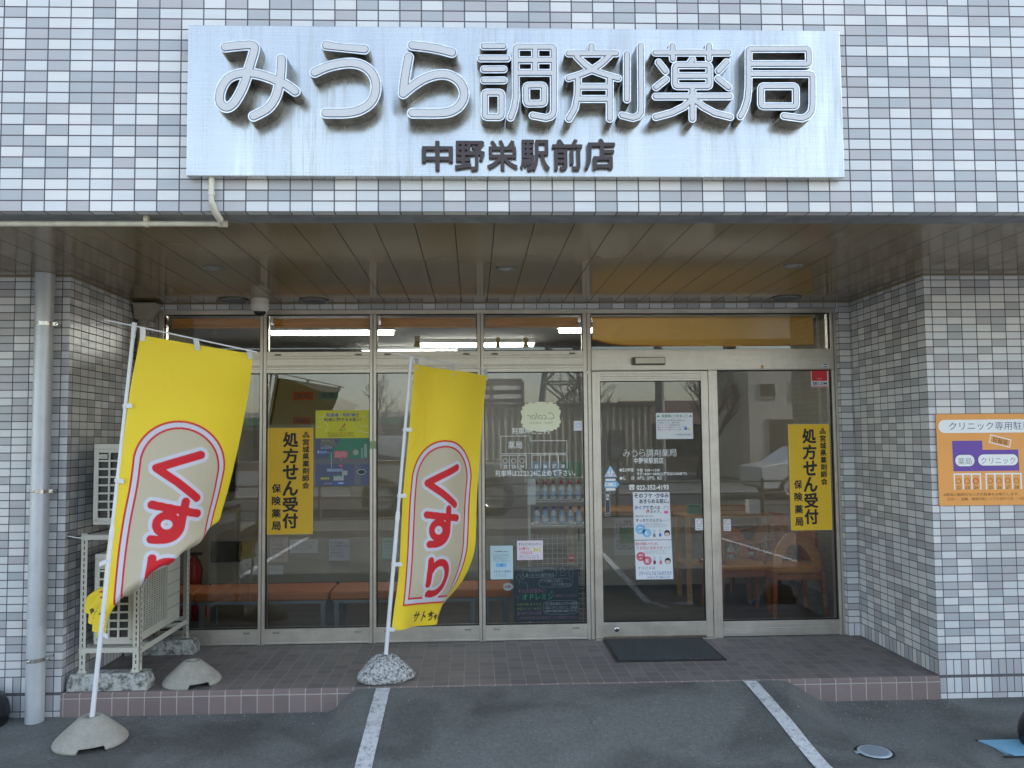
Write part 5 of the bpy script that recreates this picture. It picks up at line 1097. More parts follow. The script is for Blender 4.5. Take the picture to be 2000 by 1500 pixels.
def banner(name, pbase, ptop, t_top, t_bot, knots, slope, off, rip, lab, bar, clips, fold=None, tsh=0.):
    """pole from pbase to ptop; cloth hangs from t_top.. t_bot fractions of the pole; knots: (t, start angle, curl, edge slack)"""
    pb, pt = np.array(pbase), np.array(ptop); root = thing('advertising_banner', pbase, lab, 'banner', 'tall yellow banners on white poles')
    NS, NT = 176, 430; s = np.linspace(0, CW, NS); t = np.linspace(0, CT, NT)
    ts = np.convolve(np.pad(t, 20, 'edge'), np.ones(41)/41, 'valid')  # softened rows
    K = np.stack([np.convolve(np.pad(np.interp(t, [k[0] for k in knots], [k[i] for k in knots]), 22, 'edge'), np.ones(45)/45, 'valid') for i in range(1, len(knots[0]))])
    V = np.zeros((NT, NS, 3)); A0, KU, SLK, LIFT = K
    f_ = t_top+(t_bot-t_top)*t/CT
    P0 = pb[None]+(pt-pb)[None]*f_[:, None]
    u = s/CW; ds = CW/(NS-1)
    for i in range(NT):
        al = A0[i]+KU[i]*u+rip(s, t[i])
        if fold is not None:      # the loose foot doubles back behind itself
            s1 = float(np.interp(t[i], *fold)); w_ = np.clip((s-s1)/.11+.5, 0, 1); w_ = w_*w_*(3-2*w_); al = al*(1-w_)+w_*(2.2+.80*np.sin(40*s+2.2*t[i]))
        dx = np.cos(al); dy_ = np.sin(al)
        cs = np.concatenate([[0], np.cumsum((dx[1:]+dx[:-1])/2*ds)]); sn = np.concatenate([[0], np.cumsum((dy_[1:]+dy_[:-1])/2*ds)])
        V[i, :, 0] = P0[i, 0]+off+SLK[i]+cs*math.sqrt(1-slope**2); V[i, :, 1] = P0[i, 1]-.004+sn
        V[i, :, 2] = P0[i, 2]+slope*s+LIFT[i]*u**2
    S, TT = np.meshgrid(s, t)
    C = banner_col(S, TT+tsh)
    me = bpy.data.meshes.new('cloth'); idx = np.arange(NT*NS).reshape(NT, NS)
    F = np.stack([idx[:-1, :-1], idx[1:, :-1], idx[1:, 1:], idx[:-1, 1:]], -1).reshape(-1, 4)
    me.from_pydata(V.reshape(-1, 3).tolist(), [], F.tolist()); me.materials.append(M_CLOTH)
    ca = me.color_attributes.new('print', 'FLOAT_COLOR', 'POINT'); ca.data.foreach_set('color', np.concatenate([C.reshape(-1, 3), np.ones((NT*NS, 1))], 1).astype(np.float32).ravel())
    me.polygons.foreach_set('use_smooth', [True]*len(F)); me.update()
    o = link(bpy.data.objects.new('cloth', me)); o.parent = root; o.matrix_parent_inverse = Matrix.Translation(-root.location)
    V3 = lambda f: tuple(pb+(pt-pb)*f)
    m = MB(); m.tube([V3(0), V3(.46)], .0135, M_WPL, 18); m.build('lower_pole', root)
    m = MB(); m.tube([V3(.46), V3(1)], .0108, M_WPL, 18); m.build('upper_pole', root)
    m = MB(); m.tube([V3(.455), V3(.463), V3(.475), V3(.485)], .016, M_WPL, 18, radii=[.0155, .0160, .0150, .0125]); m.build('pole_joint', root)
    m = MB(); m.tube([V3(.982), V3(1.0)], .0145, M_WPL, 18); m.tube([V3(.962), V3(.982)], .0128, M_WPL, 18); m.build('pole_cap', root)
    m = MB(); m.tube(bar, .0048, M_WPL, 10); m.build('cross_bar', root)
    for fc, _r in clips:
        row = int(min(NT-3, max(2, (t_top-fc)/(t_top-t_bot)*NT)))
        c = Vector(V3(fc)); e = Vector(V[row, 2]); m = MB(); m.tube([c+Vector((0, 0, -.010)), c+Vector((0, 0, .010))], .0165, M_CLIP, 14)
        d = (e-c); L = max(.035, d.length)+.012; d.normalize(); h = .013; n = Vector((0, -1, 0))
        a, b = c+d*.01+n*.012, c+d*L+n*.014
        m.add([a+Vector((0, 0, -h)), b+Vector((0, 0, -h)), b+Vector((0, 0, h)), a+Vector((0, 0, h)), a+Vector((0, .003, -h)), b+Vector((0, .003, -h)), b+Vector((0, .003, h)), a+Vector((0, .003, h))], [(0, 1, 2, 3), (7, 6, 5, 4), (0, 4, 5, 1), (2, 6, 7, 3), (1, 5, 6, 2), (3, 7, 4, 0)], M_CLIP)
        m.build('pole_clip', root)
    B0, B1 = Vector(bar[0]), Vector(bar[-1])
    for j in (4, NS//2, NS-4):
        e = Vector(V[0, j]); tt = (e.x-B0.x)/(B1.x-B0.x); c = B0.lerp(B1, tt); m = MB()
        lo = e+Vector((0, -.004, -.030)); hi = c+Vector((0, -.006, .006)); w_ = .014
        m.add([lo+Vector((-w_, 0, 0)), lo+Vector((w_, 0, -.003)), hi+Vector((w_, 0, -.003)), hi+Vector((-w_, 0, 0)), lo+Vector((-w_, .009, 0)), lo+Vector((w_, .009, -.003)), hi+Vector((w_, .012, -.003)), hi+Vector((-w_, .012, 0))], [(0, 1, 2, 3), (7, 6, 5, 4), (0, 4, 5, 1), (2, 6, 7, 3), (1, 5, 6, 2), (3, 7, 4, 0)], M_CLIP)
        m.build('hanger_loop', root)
    return root
rip1 = lambda s, t: .10*np.sin(9*s+2.2*t)+.05*np.sin(21*s-3*t+1)*min(1, t)
b1x, b1z = 0.401, 0.013; tx1, tz1 = 0.603, 2.266
banner('left', (b1x, -.445, b1z-.05), (tx1, -.445, tz1), .968, .212,
       [(0, .0, .10, .0, 0), (.12, .0, .25, -.010, 0), (.30, .01, .55, -.026, 0), (.6, .03, .84, -.034, 0), (.9, .04, 1.10, -.036, .0), (1.05, .05, 1.15, -.052, .0), (1.2, .06, 1.05, -.060, .015), (1.32, .08, .8, -.062, .03), (1.5, .10, .5, -.060, .08), (1.66, .12, .2, -.055, .14), (1.8, .2, .0, -.035, .20)],
       -.17, .045, rip1, 'yellow banner on the left white pole, its foot blown back and wrapped behind the pole',
       [(0.428, 2.285)[:1]+(-.450,)+(0.428, 2.285)[1:], (0.865, 2.189)[:1]+(-.452,)+(0.865, 2.189)[1:], (1.322, 2.087)[:1]+(-.455,)+(1.322, 2.087)[1:]], [(.788, 105), (.60, 260), (.40, 400), (.222, 425)], fold=([0, .95, 1.1, 1.2, 1.3, 1.4, 1.5, 1.6, 1.7, 1.8], [1.3, .80, .60, .50, .385, .265, .165, .075, -.01, -.04]), tsh=.035)
b2x, b2z = 2.004, 0.150; tx2, tz2 = 2.176, 2.119
rip2 = lambda s, t: .16*np.sin(13*s+1.3*t+.6)+.07*np.sin(25*s-4*t)*min(1, t+.3)+(2.2*max(0, t-1.5))*np.sin(15*s-.8)
banner('centre', (b2x, .145, b2z-.02), (tx2, .145, tz2), .975, .095,
       [(0, .68, .0, .0, 0), (.5, .68, .05, .0, 0), (.9, .70, .02, -.005, 0), (1.3, .68, .05, .01, 0), (1.5, .66, .40, .012, -.02), (1.66, .60, .9, .0, -.05), (1.8, .50, 1.2, -.004, -.03)],
       -.07, .028, rip2, 'yellow banner on the centre white pole standing in the mottled cement lump',
       [(2.068, 2.139)[:1]+(.10,)+(2.068, 2.139)[1:], (2.176, 2.119)[:1]+(.14,)+(2.176, 2.119)[1:], (2.692, 2.077)[:1]+(.66,)+(2.692, 2.077)[1:]], [(.755, 118), (.535, 245), (.31, 370), (.097, 425)])

# ================================================================ INTERIOR THINGS
M_OBLIND = pbr('orange roller blind', (.72, .47, .15), .8, var=.05, vscale=3)
_nt = M_OBLIND.node_tree; _tl = _nt.nodes.new('ShaderNodeBsdfTranslucent'); _tl.inputs[0].default_value = (.95, .55, .12, 1); _mx = _nt.nodes.new('ShaderNodeMixShader'); _mx.inputs[0].default_value = .45
_nt.links.new(_nt.nodes['Principled BSDF'].outputs[0], _mx.inputs[1]); _nt.links.new(_tl.outputs[0], _mx.inputs[2]); _nt.links.new(_mx.outputs[0], _nt.nodes['Material Output'].inputs[0])
for i, (x0, x1) in enumerate(bays):
    t = thing('roller_blind', ((x0+x1)/2, 1.20, 2.52), ['rolled orange blind at the top of the far left window', 'rolled orange blind in the window behind the dome camera', 'rolled orange blind in the window behind the centre banner pole', 'rolled orange blind in the window just left of the door'][i], 'blind', 'orange roller blinds')
    m = MB(); m.tube([(x0+.02, 1.21, 2.520), (x1-.02, 1.21, 2.520)], .030, M_OBLIND, 20); m.build('fabric_roll', t); m = MB(); m.box(x0+.02, x1-.02, 1.176, 1.188, 2.468, 2.482, M_OBLIND); m.build('hem_bar', t)
t = thing('roller_blind', (4.5, 1.17, 2.55), 'half lowered orange blind sagging behind the wide pane over the door', 'blind', 'orange roller blinds')
m = MB(); n = 48; vs = []
for k in range(n+1):
    u = k/n; x = 3.56+(5.375-3.56)*u; zb = 2.325-.020*math.sin(u*3.1)-.010*u+.035*max(0, 1-u*9)
    for q_ in range(7):
        v = q_/6; vs.append((x, 1.165+.006*math.sin(u*9+v*2)+.012*v*math.sin(u*23)*max(0, 1-u*4), 2.548+(zb-2.548)*v))
m.add(vs, [(k*7+q_, (k+1)*7+q_, (k+1)*7+q_+1, k*7+q_+1) for k in range(n) for q_ in range(6)], M_OBLIND, smooth=True); m.build('fabric', t)
m = MB(); m.tube([(vs[k*7+6][0], 1.163, vs[k*7+6][2]) for k in range(n+1)], .006, M_OBLIND, 8); m.build('hem_bar', t); m = MB(); m.tube([(3.56, 1.19, 2.550), (5.40, 1.19, 2.550)], .014, M_CAMW, 12); m.build('tube', t)
m = MB(); m.tube([(5.405, 1.17, 2.55), (5.408, 1.17, 1.66)], .0022, M_CAMW, 6); m.tube([(5.420, 1.17, 2.55), (5.418, 1.17, 1.66)], .0022, M_CAMW, 6); m.build('bead_chain', t)
M_TUBE = emit('fluorescent tube', (1., .97, .90), 13.); M_LAMPB = pbr('lamp body', (.6, .6, .58), .5)
def lamp(xa, xb, y, z, lab):
    t = thing('ceiling_lamp', ((xa+xb)/2, y, z), lab, 'lamp', 'fluorescent ceiling lamps'); m = MB(); m.box(xa, xb, y-.04, y+.04, z+.018, 2.718, M_LAMPB); m.build('body', t); m = MB(); m.tube([(xa+.02, y, z), (xb-.02, y, z)], .025, M_TUBE, 12); m.build('tube', t)
lx0, lz1 = 0.542, 2.692; lx1, lz0 = 1.804, 2.682; lamp(lx0, lx1, 2.8, 2.655, 'lit fluorescent tube on the ceiling behind the windows between the two banners')
lx0, lz1 = 1.965, 2.695; lx1, lz0 = 3.314, 2.689; lamp(lx0, lx1, 3.9, 2.66, 'lit fluorescent tube on the ceiling behind the centre banner')
lx0, lz1 = 3.441, 2.677; lx1, lz0 = 4.545, 2.672; lamp(lx0, lx1, 2.7, 2.655, 'lit fluorescent tube on the ceiling just left of the door')
lamp(1.2, 2.4, 4.6, 2.66, 'lit fluorescent tube deep in the shop on the left')
for (a, b, c_, d), lb_ in (((2.772, 2.374, 2.808, 2.276), 'left of two brown tape scraps on the transom pane beside the door bay'), ((2.993, 2.373, 3.033, 2.287), 'right of two brown tape scraps on the transom pane beside the door bay'), ((2.124, 2.389, 2.169, 2.299), 'brown tape scrap on the transom pane above the centre banner')):
    m = MB(); m.add([(a, 1.102, b), (c_, 1.102, b), (c_-.004, 1.102, (b+d)/2), (c_+.006, 1.102, d), (a-.006, 1.102, d), (a+.004, 1.102, (b+d)/2)], [(0, 1, 2, 3, 4, 5)], ink('packing tape', (.46, .33, .14), .3)); tag(m.build('tape_scrap'), lb_, 'tape', 'scraps of brown packing tape')
# benches
M_ORSEAT = pbr('orange vinyl seat', (.48, .15, .04), .42, var=.06); M_GLEG = pbr('grey steel leg', (.22, .25, .28), .4, .4)
bx = [-0.048, 0.360[0] if False else 0]
bxs = [((-0.297, 0.364)[0], (0.305, 0.354)[0]), ((0.314, 0.354)[0], (1.399, 0.338)[0]), ((1.412, 0.338)[0], (2.625, 0.319)[0]), ((2.638, 0.319)[0], (2.903, 0.315)[0])]
for i, (x0, x1) in enumerate(bxs):
    t = thing('waiting_bench', ((x0+x1)/2, 1.6, 0), ['orange bench end behind the air conditioner rack', 'orange vinyl waiting bench behind the yellow board window', 'orange vinyl waiting bench behind the centre banner', 'short orange bench end behind the campaign notice'][i], 'bench', 'orange waiting benches')
    m = MB(); m.box(x0, x1, 1.40, 1.82, .262, .335, M_ORSEAT); m.build('seat', t, .018, 4); m = MB(); m.box(x0+.02, x1-.02, 1.42, 1.80, .236, .262, M_GLEG); m.build('frame', t)
    for lx in (x0+.05, x1-.05):
        for ly in (1.45, 1.77): m = MB(); m.box(lx-.018, lx+.018, ly-.018, ly+.018, .002, .236, M_GLEG); m.build('leg', t)
# papers on the partition
def paper(P, y, mat, lab, cat='paper', lines=5, txt='院内感染防止のためマスクの着用をお願いいたします'):
    x0, z1, x1, z0 = P; t = thing('notice_paper', ((x0+x1)/2, y, z0), lab, cat); m = MB(); m.box(x0, x1, y-.002, y, z0, z1, mat); m.build('sheet', t); m = MB(); fillers(m, x0+.02, z1-.02, x1-.02, z0+.03, lines, y-.0024, I_GREY, txt, .3, int(x0*100)); m.build('lettering', t); return t
paper((0.654, 0.529, 0.948, 0.387), 3.236, I_PAPER, 'wide white paper on the inner wall below the left yellow board')
paper((1.060, 0.529, 1.280, 0.302), 3.236, ink('lavender paper', (.55, .56, .72), .7), 'upright lavender paper on the inner wall above the bench seam')
paper((1.623, 0.532, 1.795, 0.311), 3.236, ink('mint paper', (.42, .60, .58), .7), 'mint green paper on the inner wall left of the centre banner')
paper((0.446, 0.564, 0.634, 0.295), 3.236, ink('pink paper', (.66, .55, .52), .7), 'pinkish paper on the inner wall right below the left yellow board')
paper((0.445, 0.362, 0.740, 0.275), 2.6, I_PAPER, 'low white leaflet strip standing behind the second mullion')
for (P, mat_, s, lab) in (((0.851, 2.035, 1.038, 1.959), I_RED, '第1類', 'red hanging panel reading class one inside the second window'), ((1.097, 2.033, 1.279, 1.967), ink('cyan panel', (.03, .32, .42)), '第2類', 'teal hanging panel reading class two inside the second window'), ((0.847, 1.792, 1.015, 1.731), ink('crimson panel', (.45, .04, .10)), '第3類', 'crimson hanging panel lower down inside the second window')):
    x0, z1, x1, z0 = P; t = thing('class_panel', (x0, 2.5, z0), lab, 'panel', 'hanging medicine class panels'); m = MB(); m.box(x0, x1, 2.5, 2.504, z0, z1, mat_); m.build('board', t); m = MB(); T(m, s, x0+.03, z1-.012, x1-.03, z0+.012, 2.4985, I_NAVY, .02); m.build('lettering', t)
# leaning display board behind the second window
t = thing('leaning_board', (2.0, 2.56, 1.4), 'tilted beige board with a dark edge behind the second window', 'board'); m = MB()
P = [(0.700, 2.194), (1.469, 1.913), (1.331, 1.725), (0.619, 1.721)]
m.add([(p[0], 2.55, p[1]) for p in P]+[(p[0], 2.57, p[1]) for p in P], [(0, 1, 2, 3), (7, 6, 5, 4), (0, 4, 5, 1), (1, 5, 6, 2), (2, 6, 7, 3), (3, 7, 4, 0)], pbr('beige board', (.34, .31, .22), .7)); m.build('board', t)
m = MB(); m.tube([(P[0][0], 2.545, P[0][1]), (P[3][0], 2.545, P[3][1])], .012, M_GASKET, 6); m.build('edge_strip', t)
# tv, extinguisher
t = thing('television', (1.0, 3.18, .5), 'small dark screen on the inner wall behind the far left window', 'television'); x0, z1, x1, z0 = -0.137, 0.529, 0.169, 0.314; m = MB(); m.box(x0, x1, 3.15, 3.20, z0, z1, pbr('black plastic', (.01, .01, .012), .3)); m.build('casing', t, .004); m = MB(); m.box(x0+.012, x1-.012, 3.1485, 3.15, z0+.012, z1-.012, pbr('screen glass', (.006, .007, .009), .08)); m.build('screen', t)
m = MB(); x0, z1, x1, z0 = -0.018, 1.576, 0.105, 1.040; m.box(x0-.35, x1, 3.16, 3.235, z0, z1, MATS['black plastic']); tag(m.build('wall_panel', None, .004), 'large black panel on the inner wall behind the left banner', 'panel')
ex, ez = 0.107, 0.370; t = thing('fire_extinguisher', (ex, 1.98, 0), 'red fire extinguisher behind the window beside the rear post of the rack', 'fire extinguisher')
m = MB(); m.lathe([(0, .002), (.060, .002), (.065, .02), (.065, .36), (.055, .41), (.025, .44), (.022, .46), (0, .46)], (ex, 1.98, .10), pbr('extinguisher red', (.40, .012, .015), .25), 28); m.build('cylinder', t); m = MB(); m.box(ex-.03, ex+.07, 1.965, 1.995, .56, .585, M_GASKET); m.tube([(ex+.03, 1.95, .56), (ex+.09, 1.93, .45), (ex+.075, 1.93, .25)], .009, M_GASKET, 8); m.build('valve', t); m = MB(); m.box(ex-.09, ex+.09, 1.89, 2.07, .002, .10, MATS['extinguisher red']); m.build('stand', t)
# wire grid stand and product shelves behind the fourth window
M_WIRE = pbr('white coated wire', (.56, .56, .52), .4)
t = thing('wire_grid_stand', (3.30, 1.45, 0), 'white wire grid stand behind the window left of the sliding door', 'display stand'); m = MB()
gx0, gx1, gz0, gz1 = 3.075, 3.53, .03, .775
k = 0
while gx0+k*.0415 <= gx1+.001: m.tube([(gx0+k*.0415, 1.45, gz0), (gx0+k*.0415, 1.45, gz1)], .0022, M_WIRE, 6); k += 1
k = 0
while gz0+k*.0415 <= gz1+.001: m.tube([(gx0, 1.447, gz0+k*.0415), (gx1, 1.447, gz0+k*.0415)], .0022, M_WIRE, 6); k += 1
m.build('wire_grid', t); m = MB(); m.tube([(3.05, 1.46, .0), (3.05, 1.46, 1.62)], .014, M_WIRE, 12); m.tube([(3.54, 1.46, .0), (3.54, 1.46, 1.62)], .014, M_WIRE, 12); m.build('upright', t)
for z in (.84, 1.04, 1.24): m = MB(); m.box(3.05, 3.54, 1.47, 1.72, z-.008, z, M_WIRE); m.build('shelf', t)
rnd = random.Random(12)
M_PW = pbr('white bottle', (.62, .66, .72), .3); M_PP = pbr('pink cap', (.60, .08, .16), .35); M_PB = pbr('blue pack', (.10, .14, .42), .4); M_PL = pbr('pale blue bottle', (.35, .48, .66), .3); M_PG = pbr('green pack', (.10, .30, .22), .4)
def bottle(x, y, z, h, mb_, mc, lab, grp): 
    t = thing('bottle', (x, y, z), lab, 'bottle', grp); m = MB(); m.lathe([(0, .001), (.024, .001), (.026, .006), (.026, h*.70), (.012, h*.80), (.011, h*.84)], (x, y, z), mb_, 20); m.build('body', t); m = MB(); m.lathe([(.014, h*.82), (.014, h), (0, h)], (x, y, z), mc, 16); m.build('cap', t); m = MB(); m.lathe([(.0265, h*.2), (.0265, h*.5)], (x, y, z), M_PL if mb_ is M_PW else M_PW, 20); m.build('label_band', t)
for k in range(6): bottle(3.12+.072*k, 1.56, 1.041, .165, M_PW, M_PP, 'white bottle with pink cap on the middle wire shelf behind the fourth window', 'pink-capped bottles on the upper wire shelf')
for k in range(6): bottle(3.12+.072*k, 1.54, .841, .150, M_PL if k % 2 else M_PW, M_PB, 'white and blue bottle on the lower wire shelf', 'blue-capped bottles on the lower wire shelf')
for k in range(5):
    m = MB(); x = 3.12+.088*k; m.box(x-.033, x+.033, 1.53, 1.60, 1.241, 1.241+.13, M_PG if k in (3, 4) else M_PL); tag(m.build('carton', None, .002), 'small product carton on the top wire shelf', 'carton', 'cartons on the top wire shelf')
m = MB(); x0, z1, x1, z0 = 3.037, 1.231, 3.104, 1.018; m.box(x0, x1, 1.436, 1.438, z0, z1, I_PAPER); tag(m.build('price_card'), 'tall white card hung at the left of the wire shelves', 'card')
# reception counter and display table
M_LAM = pbr('beige laminate', (.36, .33, .27), .45, var=.04); M_WOODL = pbr('light wood', (.46, .25, .10), .4, var=.2, vscale=4, stretch=(1, 1, 6)); M_WOODR = pbr('reddish wood', (.36, .11, .038), .32, var=.2, vscale=5, stretch=(1, 1, 6))
t = thing('reception_counter', (4.2, 3.1, 0), 'beige reception counter with two cupboard doors behind the sliding door', 'counter'); m = MB(); m.box(3.62, 5.58, 2.98, 3.55, .05, .775, M_LAM); m.build('cabinet', t); m = MB(); m.box(3.58, 5.585, 2.92, 3.58, .775, .81, M_WOODL); m.build('worktop', t)
for x in (3.64, 4.27): m = MB(); m.box(x, x+.615, 2.962, 2.98, .07, .76, M_LAM); m.box(x+.02, x+.03, 2.945, 2.962, .52, .64, M_GASKET); m.box(x+.02, x+.03, 2.945, 2.962, .16, .28, M_GASKET); m.build('door', t, .002)
paper((4.03, .74, 4.32, .36), 2.958, ink('grey calendar', (.50, .50, .50), .7), 'grey calendar sheet with a green picture on the counter door', 'calendar', 2); m = MB(); m.box(4.09, 4.26, 2.953, 2.9555, .48, .64, ink('calendar green', (.12, .28, .12))); T(m, 'NOV', 4.14, .715, 4.21, .685, 2.9535, I_BLACK); m.build('picture', bpy.data.objects.get('notice_paper.005') or bpy.data.objects['notice_paper'])
t = thing('display_table', (4.95, 2.4, 0), 'light wooden display table with a low shelf right of the long poster', 'table')
for (lx, ly) in ((4.62, 2.30), (5.42, 2.30), (4.62, 2.66), (5.42, 2.66)): m = MB(); m.box(lx-.022, lx+.022, ly-.022, ly+.022, 0.001, .80, M_WOODL); m.build('leg', t, .003)
m = MB(); m.box(4.58, 5.46, 2.26, 2.70, .80, .825, M_WOODL); m.build('table_top', t, .003); m = MB(); m.box(4.60, 5.44, 2.29, 2.67, .345, .365, M_WOODL); m.build('shelf', t, .002)
for (x, w_, h, mt, lab) in ((4.79, .05, .05, ink('dark red carton', (.35, .02, .04)), 'low red carton on the table shelf behind the door'), (4.875, .035, .12, ink('white red carton', (.62, .30, .32)), 'taller pink carton on the table shelf behind the door'), (5.16, .035, .12, I_PAPER, 'white and crimson carton on the table shelf right of the door'), (5.24, .035, .12, ink('crimson carton', (.42, .04, .08)), 'crimson carton at the right of the table shelf')):
    m = MB(); m.box(x-w_, x+w_, 2.36, 2.42, .366, .366+h, mt); m.box(x-w_*.7, x+w_*.7, 2.3585, 2.36, .366+h*.55, .366+h*.85, I_PAPER if mt is not I_PAPER else I_RED); tag(m.build('carton', None, .002), lab, 'carton')
t = thing('pump_bottle', (5.06, 2.40, .366), 'white pump bottle with a red band on the table shelf', 'bottle'); m = MB(); m.lathe([(0, .001), (.035, .001), (.038, .01), (.038, .12), (.015, .15), (.013, .165), (0, .165)], (5.06, 2.40, .366), M_PW, 24); m.build('body', t); m = MB(); m.lathe([(.0385, .07), (.0385, .10)], (5.06, 2.40, .366), M_PP, 24); m.build('label_band', t); m = MB(); m.tube([(5.06, 2.4, .53), (5.06, 2.4, .57), (5.03, 2.4, .57)], .006, M_PW, 8); m.build('pump', t)
for k, (x, mt) in enumerate(((4.72, M_PG), (4.86, M_PG), (5.30, I_PAPER))):
    m = MB(); m.box(x-.055, x+.055, 2.40, 2.50, .826, .826+(.09, .06, .13)[k], mt); tag(m.build('leaflet_box', None, .003), ['green leaflet box at the left of the table top', 'lower green leaflet box on the table top', 'white leaflet box at the right of the table top'][k], 'box')
M_ARCH = pbr('lit-tone bent wood', (.62, .24, .07), .35, var=.15, vscale=5, stretch=(1, 1, 6))  # chair wood brightened so the colour carries the light on the round back
M_OCH = pbr('orange cushion', (.58, .22, .035), .55, var=.06)
def chair(x, y, rot, lab):
    t = thing('wooden_chair', (x, y, 0), lab, 'chair', 'round-backed wooden chairs'); Mr = Matrix.Translation((x, y, 0)) @ Matrix.Rotation(rot, 4, 'Z')
    def bx_(a, nm, mt, bev=.003, tp=1.): m = MB(); m.box(*a, mt, Mr); return m.build(nm, t, bev)
    bx_((-.215, .215, -.20, .21, .375, .425), 'seat_cushion', M_OCH, .018); bx_((-.22, .22, -.21, .215, .320, .374), 'seat_frame', M_WOODR, .004)
    for (lx, ly, dx) in ((-.205, -.20, -.015), (.205, -.20, .03), (-.205, .20, -.015), (.205, .20, .03)):
        m = MB(); z0_, z1_ = .001, .40; w = .020
        P = [Mr @ Vector((lx+dx*k+sx*w*(1-.2*k), ly+sy*w*(1-.2*k), z)) for k, z in ((1, z0_), (0, z1_)) for sx, sy in ((-1, -1), (1, -1), (1, 1), (-1, 1))]
        m.add(P, [(0, 3, 2, 1), (4, 5, 6, 7), (0, 1, 5, 4), (1, 2, 6, 5), (2, 3, 7, 6), (3, 0, 4, 7)], M_WOODR); m.build('leg', t, .002)
    # bent round back that sweeps from the front left leg over to the rear
    m = MB(); n = 26
    for side in (0, 1):
        pass
    vs = []
    for k in range(n+1):
        a = math.pi*k/n; px_ = -.205*math.cos(a)*1.; r_in = .64
        for (rr, yy) in ((1., -.205), (1., -.180), (r_in, -.180), (r_in, -.205)):
            vs.append(Mr @ Vector((-.212*math.cos(a)*rr+.0, yy+.10*math.sin(a)*.5, .425+.305*math.sin(a)*rr)))
    m.add(vs, [(k*4+j, k*4+(j+1) % 4, (k+1)*4+(j+1) % 4, (k+1)*4+j) for k in range(n) for j in range(4)]+[(0, 1, 2, 3), (n*4+3, n*4+2, n*4+1, n*4)], M_ARCH, smooth=False); m.build('round_back', t, .004)
    m = MB()
    vs = []
    for k in range(11):
        a = -1.25+2.5*k/10
        for z in (.44, .80):
            vs.append(Mr @ Vector((.215+.02*(z-.44)-.05*(1-math.cos(a)), .19*math.sin(a), z)))
    m.add(vs, [(k*2, k*2+2, k*2+3, k*2+1) for k in range(10)], M_WOODR, smooth=True); o = m.build('back_panel', t); sm = o.modifiers.new('thick', 'SOLIDIFY'); sm.thickness = .018
    m = MB(); m.tube([Mr @ Vector((-.19, .19, .40)), Mr @ Vector((-.19, .19, .60)), Mr @ Vector((-.05, .20, .63)), Mr @ Vector((.19, .19, .64))], .015, M_WOODR, 10); m.build('arm', t)
    return t
cx0, _ = 5.397, 0.428
chair(cx0, 1.86, R(0), 'round-backed wooden chair with orange cushion standing foremost under the right yellow board')
chair(4.98, 2.05, R(185), 'wooden chair with orange cushion facing the round-backed chair at the foot of the fixed pane')
chair(5.44, 2.62, R(10), 'wooden chair half hidden in the corner behind the right yellow board')
paper((6.592, 0.365, 6.818, 0.227), 6.39, I_PYEL, 'small yellow paper on the back wall left of the chairs')
paper((5.559, 0.919, 5.795, 0.578), 6.39, ink('cream paper', (.55, .55, .42), .7), 'cream paper on the back wall right of the opening hours')
paper((5.850, 0.953, 5.963, 0.576), 6.39, MATS['mint paper'], 'narrow mint paper on the back wall at the right edge of the door')

# ================================================================ GROUND FITTINGS
t = thing('drain_cover', (4.745, -.815, G), 'small round pale metal cover set in the asphalt right of the parking line', 'drain cover'); M_LID = pbr('pale blue grey cast lid', (.42, .50, .57), .5, .3, var=.2, vscale=30)
def lid():
    m_, nt, b = nmat('cast lid pattern'); p = pos(nt); v = nt.nodes.new('ShaderNodeTexVoronoi'); lk(nt, p, v.inputs[0]); v.inputs['Scale'].default_value = 130; v.inputs['Randomness'].default_value = 0
    lk(nt, ramp(nt, v.outputs['Distance'], [(.25, (.46, .53, .60)), (.5, (.20, .25, .30))]), b.inputs['Base Color']); b.inputs['Roughness'].default_value = .5; b.inputs['Metallic'].default_value = .3; lk(nt, bump(nt, v.outputs['Distance'], .6, .002), b.inputs['Normal']); return m_
cx, cy = 4.745, -.815
m = MB(); m.lathe([(.0, .006), (.082, .006)], (cx, cy, G), lid(), 48); m.lathe([(.070, .0066), (.084, .0066), (.087, .003), (.087, .0)], (cx, cy, G), M_LID, 48); m.box(cx-.108, cx-.082, cy-.014, cy+.008, G+.001, G+.006, M_LID); m.build('lid', t); m = MB(); m.lathe([(.087, .0022), (.100, .0015)], (cx, cy, G), M_GASKET, 48); m.build('gap', t)
t = thing('drain_grate', (5.55, -.79, G), 'bright blue grey patterned grate in the asphalt at the right edge under the black weight', 'grate'); P = [(5.395, -.700), (5.72, -.700), (5.72, -.915), (5.455, -.915)]
m = MB(); m.add([(x, y, G+.006) for x, y in P]+[(x, y, G) for x, y in P], [(3, 2, 1, 0), (0, 1, 5, 4), (1, 2, 6, 5), (2, 3, 7, 6), (3, 0, 4, 7)], pbr('sky blue grate', (.20, .42, .56), .5))
for k in range(13):
    y = -.71-.0155*k; x = 5.41
    while x < 5.70: m.box(x, x+.013, y-.004, y, G+.0062, G+.0086, MATS['sky blue grate']); x += .019
m.build('grate', t); m = MB(); m.box(5.385, 5.74, -.700, -.690, G+.001, G+.004, M_GASKET); m.box(5.385, 5.74, -.93, -.915, G+.001, G+.004, M_GASKET); m.build('frame', t)
M_BLKP = pbr('black moulded plastic', (.012, .014, .017), .38, var=.2)
def weight(x, y, lab):
    t = thing('black_weight', (x, y, G), lab, 'weight', 'round black plastic weights'); m = MB(); m.lathe([(.02, .20), (.05, .20), (.09, .195), (.13, .17), (.155, .12), (.165, .07), (.165, .05), (.158, .045), (.160, .02), (.155, .001)], (x, y, G), M_BLKP, 48); m.build('shell', t); m = MB(); m.lathe([(0, .19), (.021, .19), (.021, .235), (0, .235)], (x, y, G), M_BLKP, 20); m.build('cap', t)
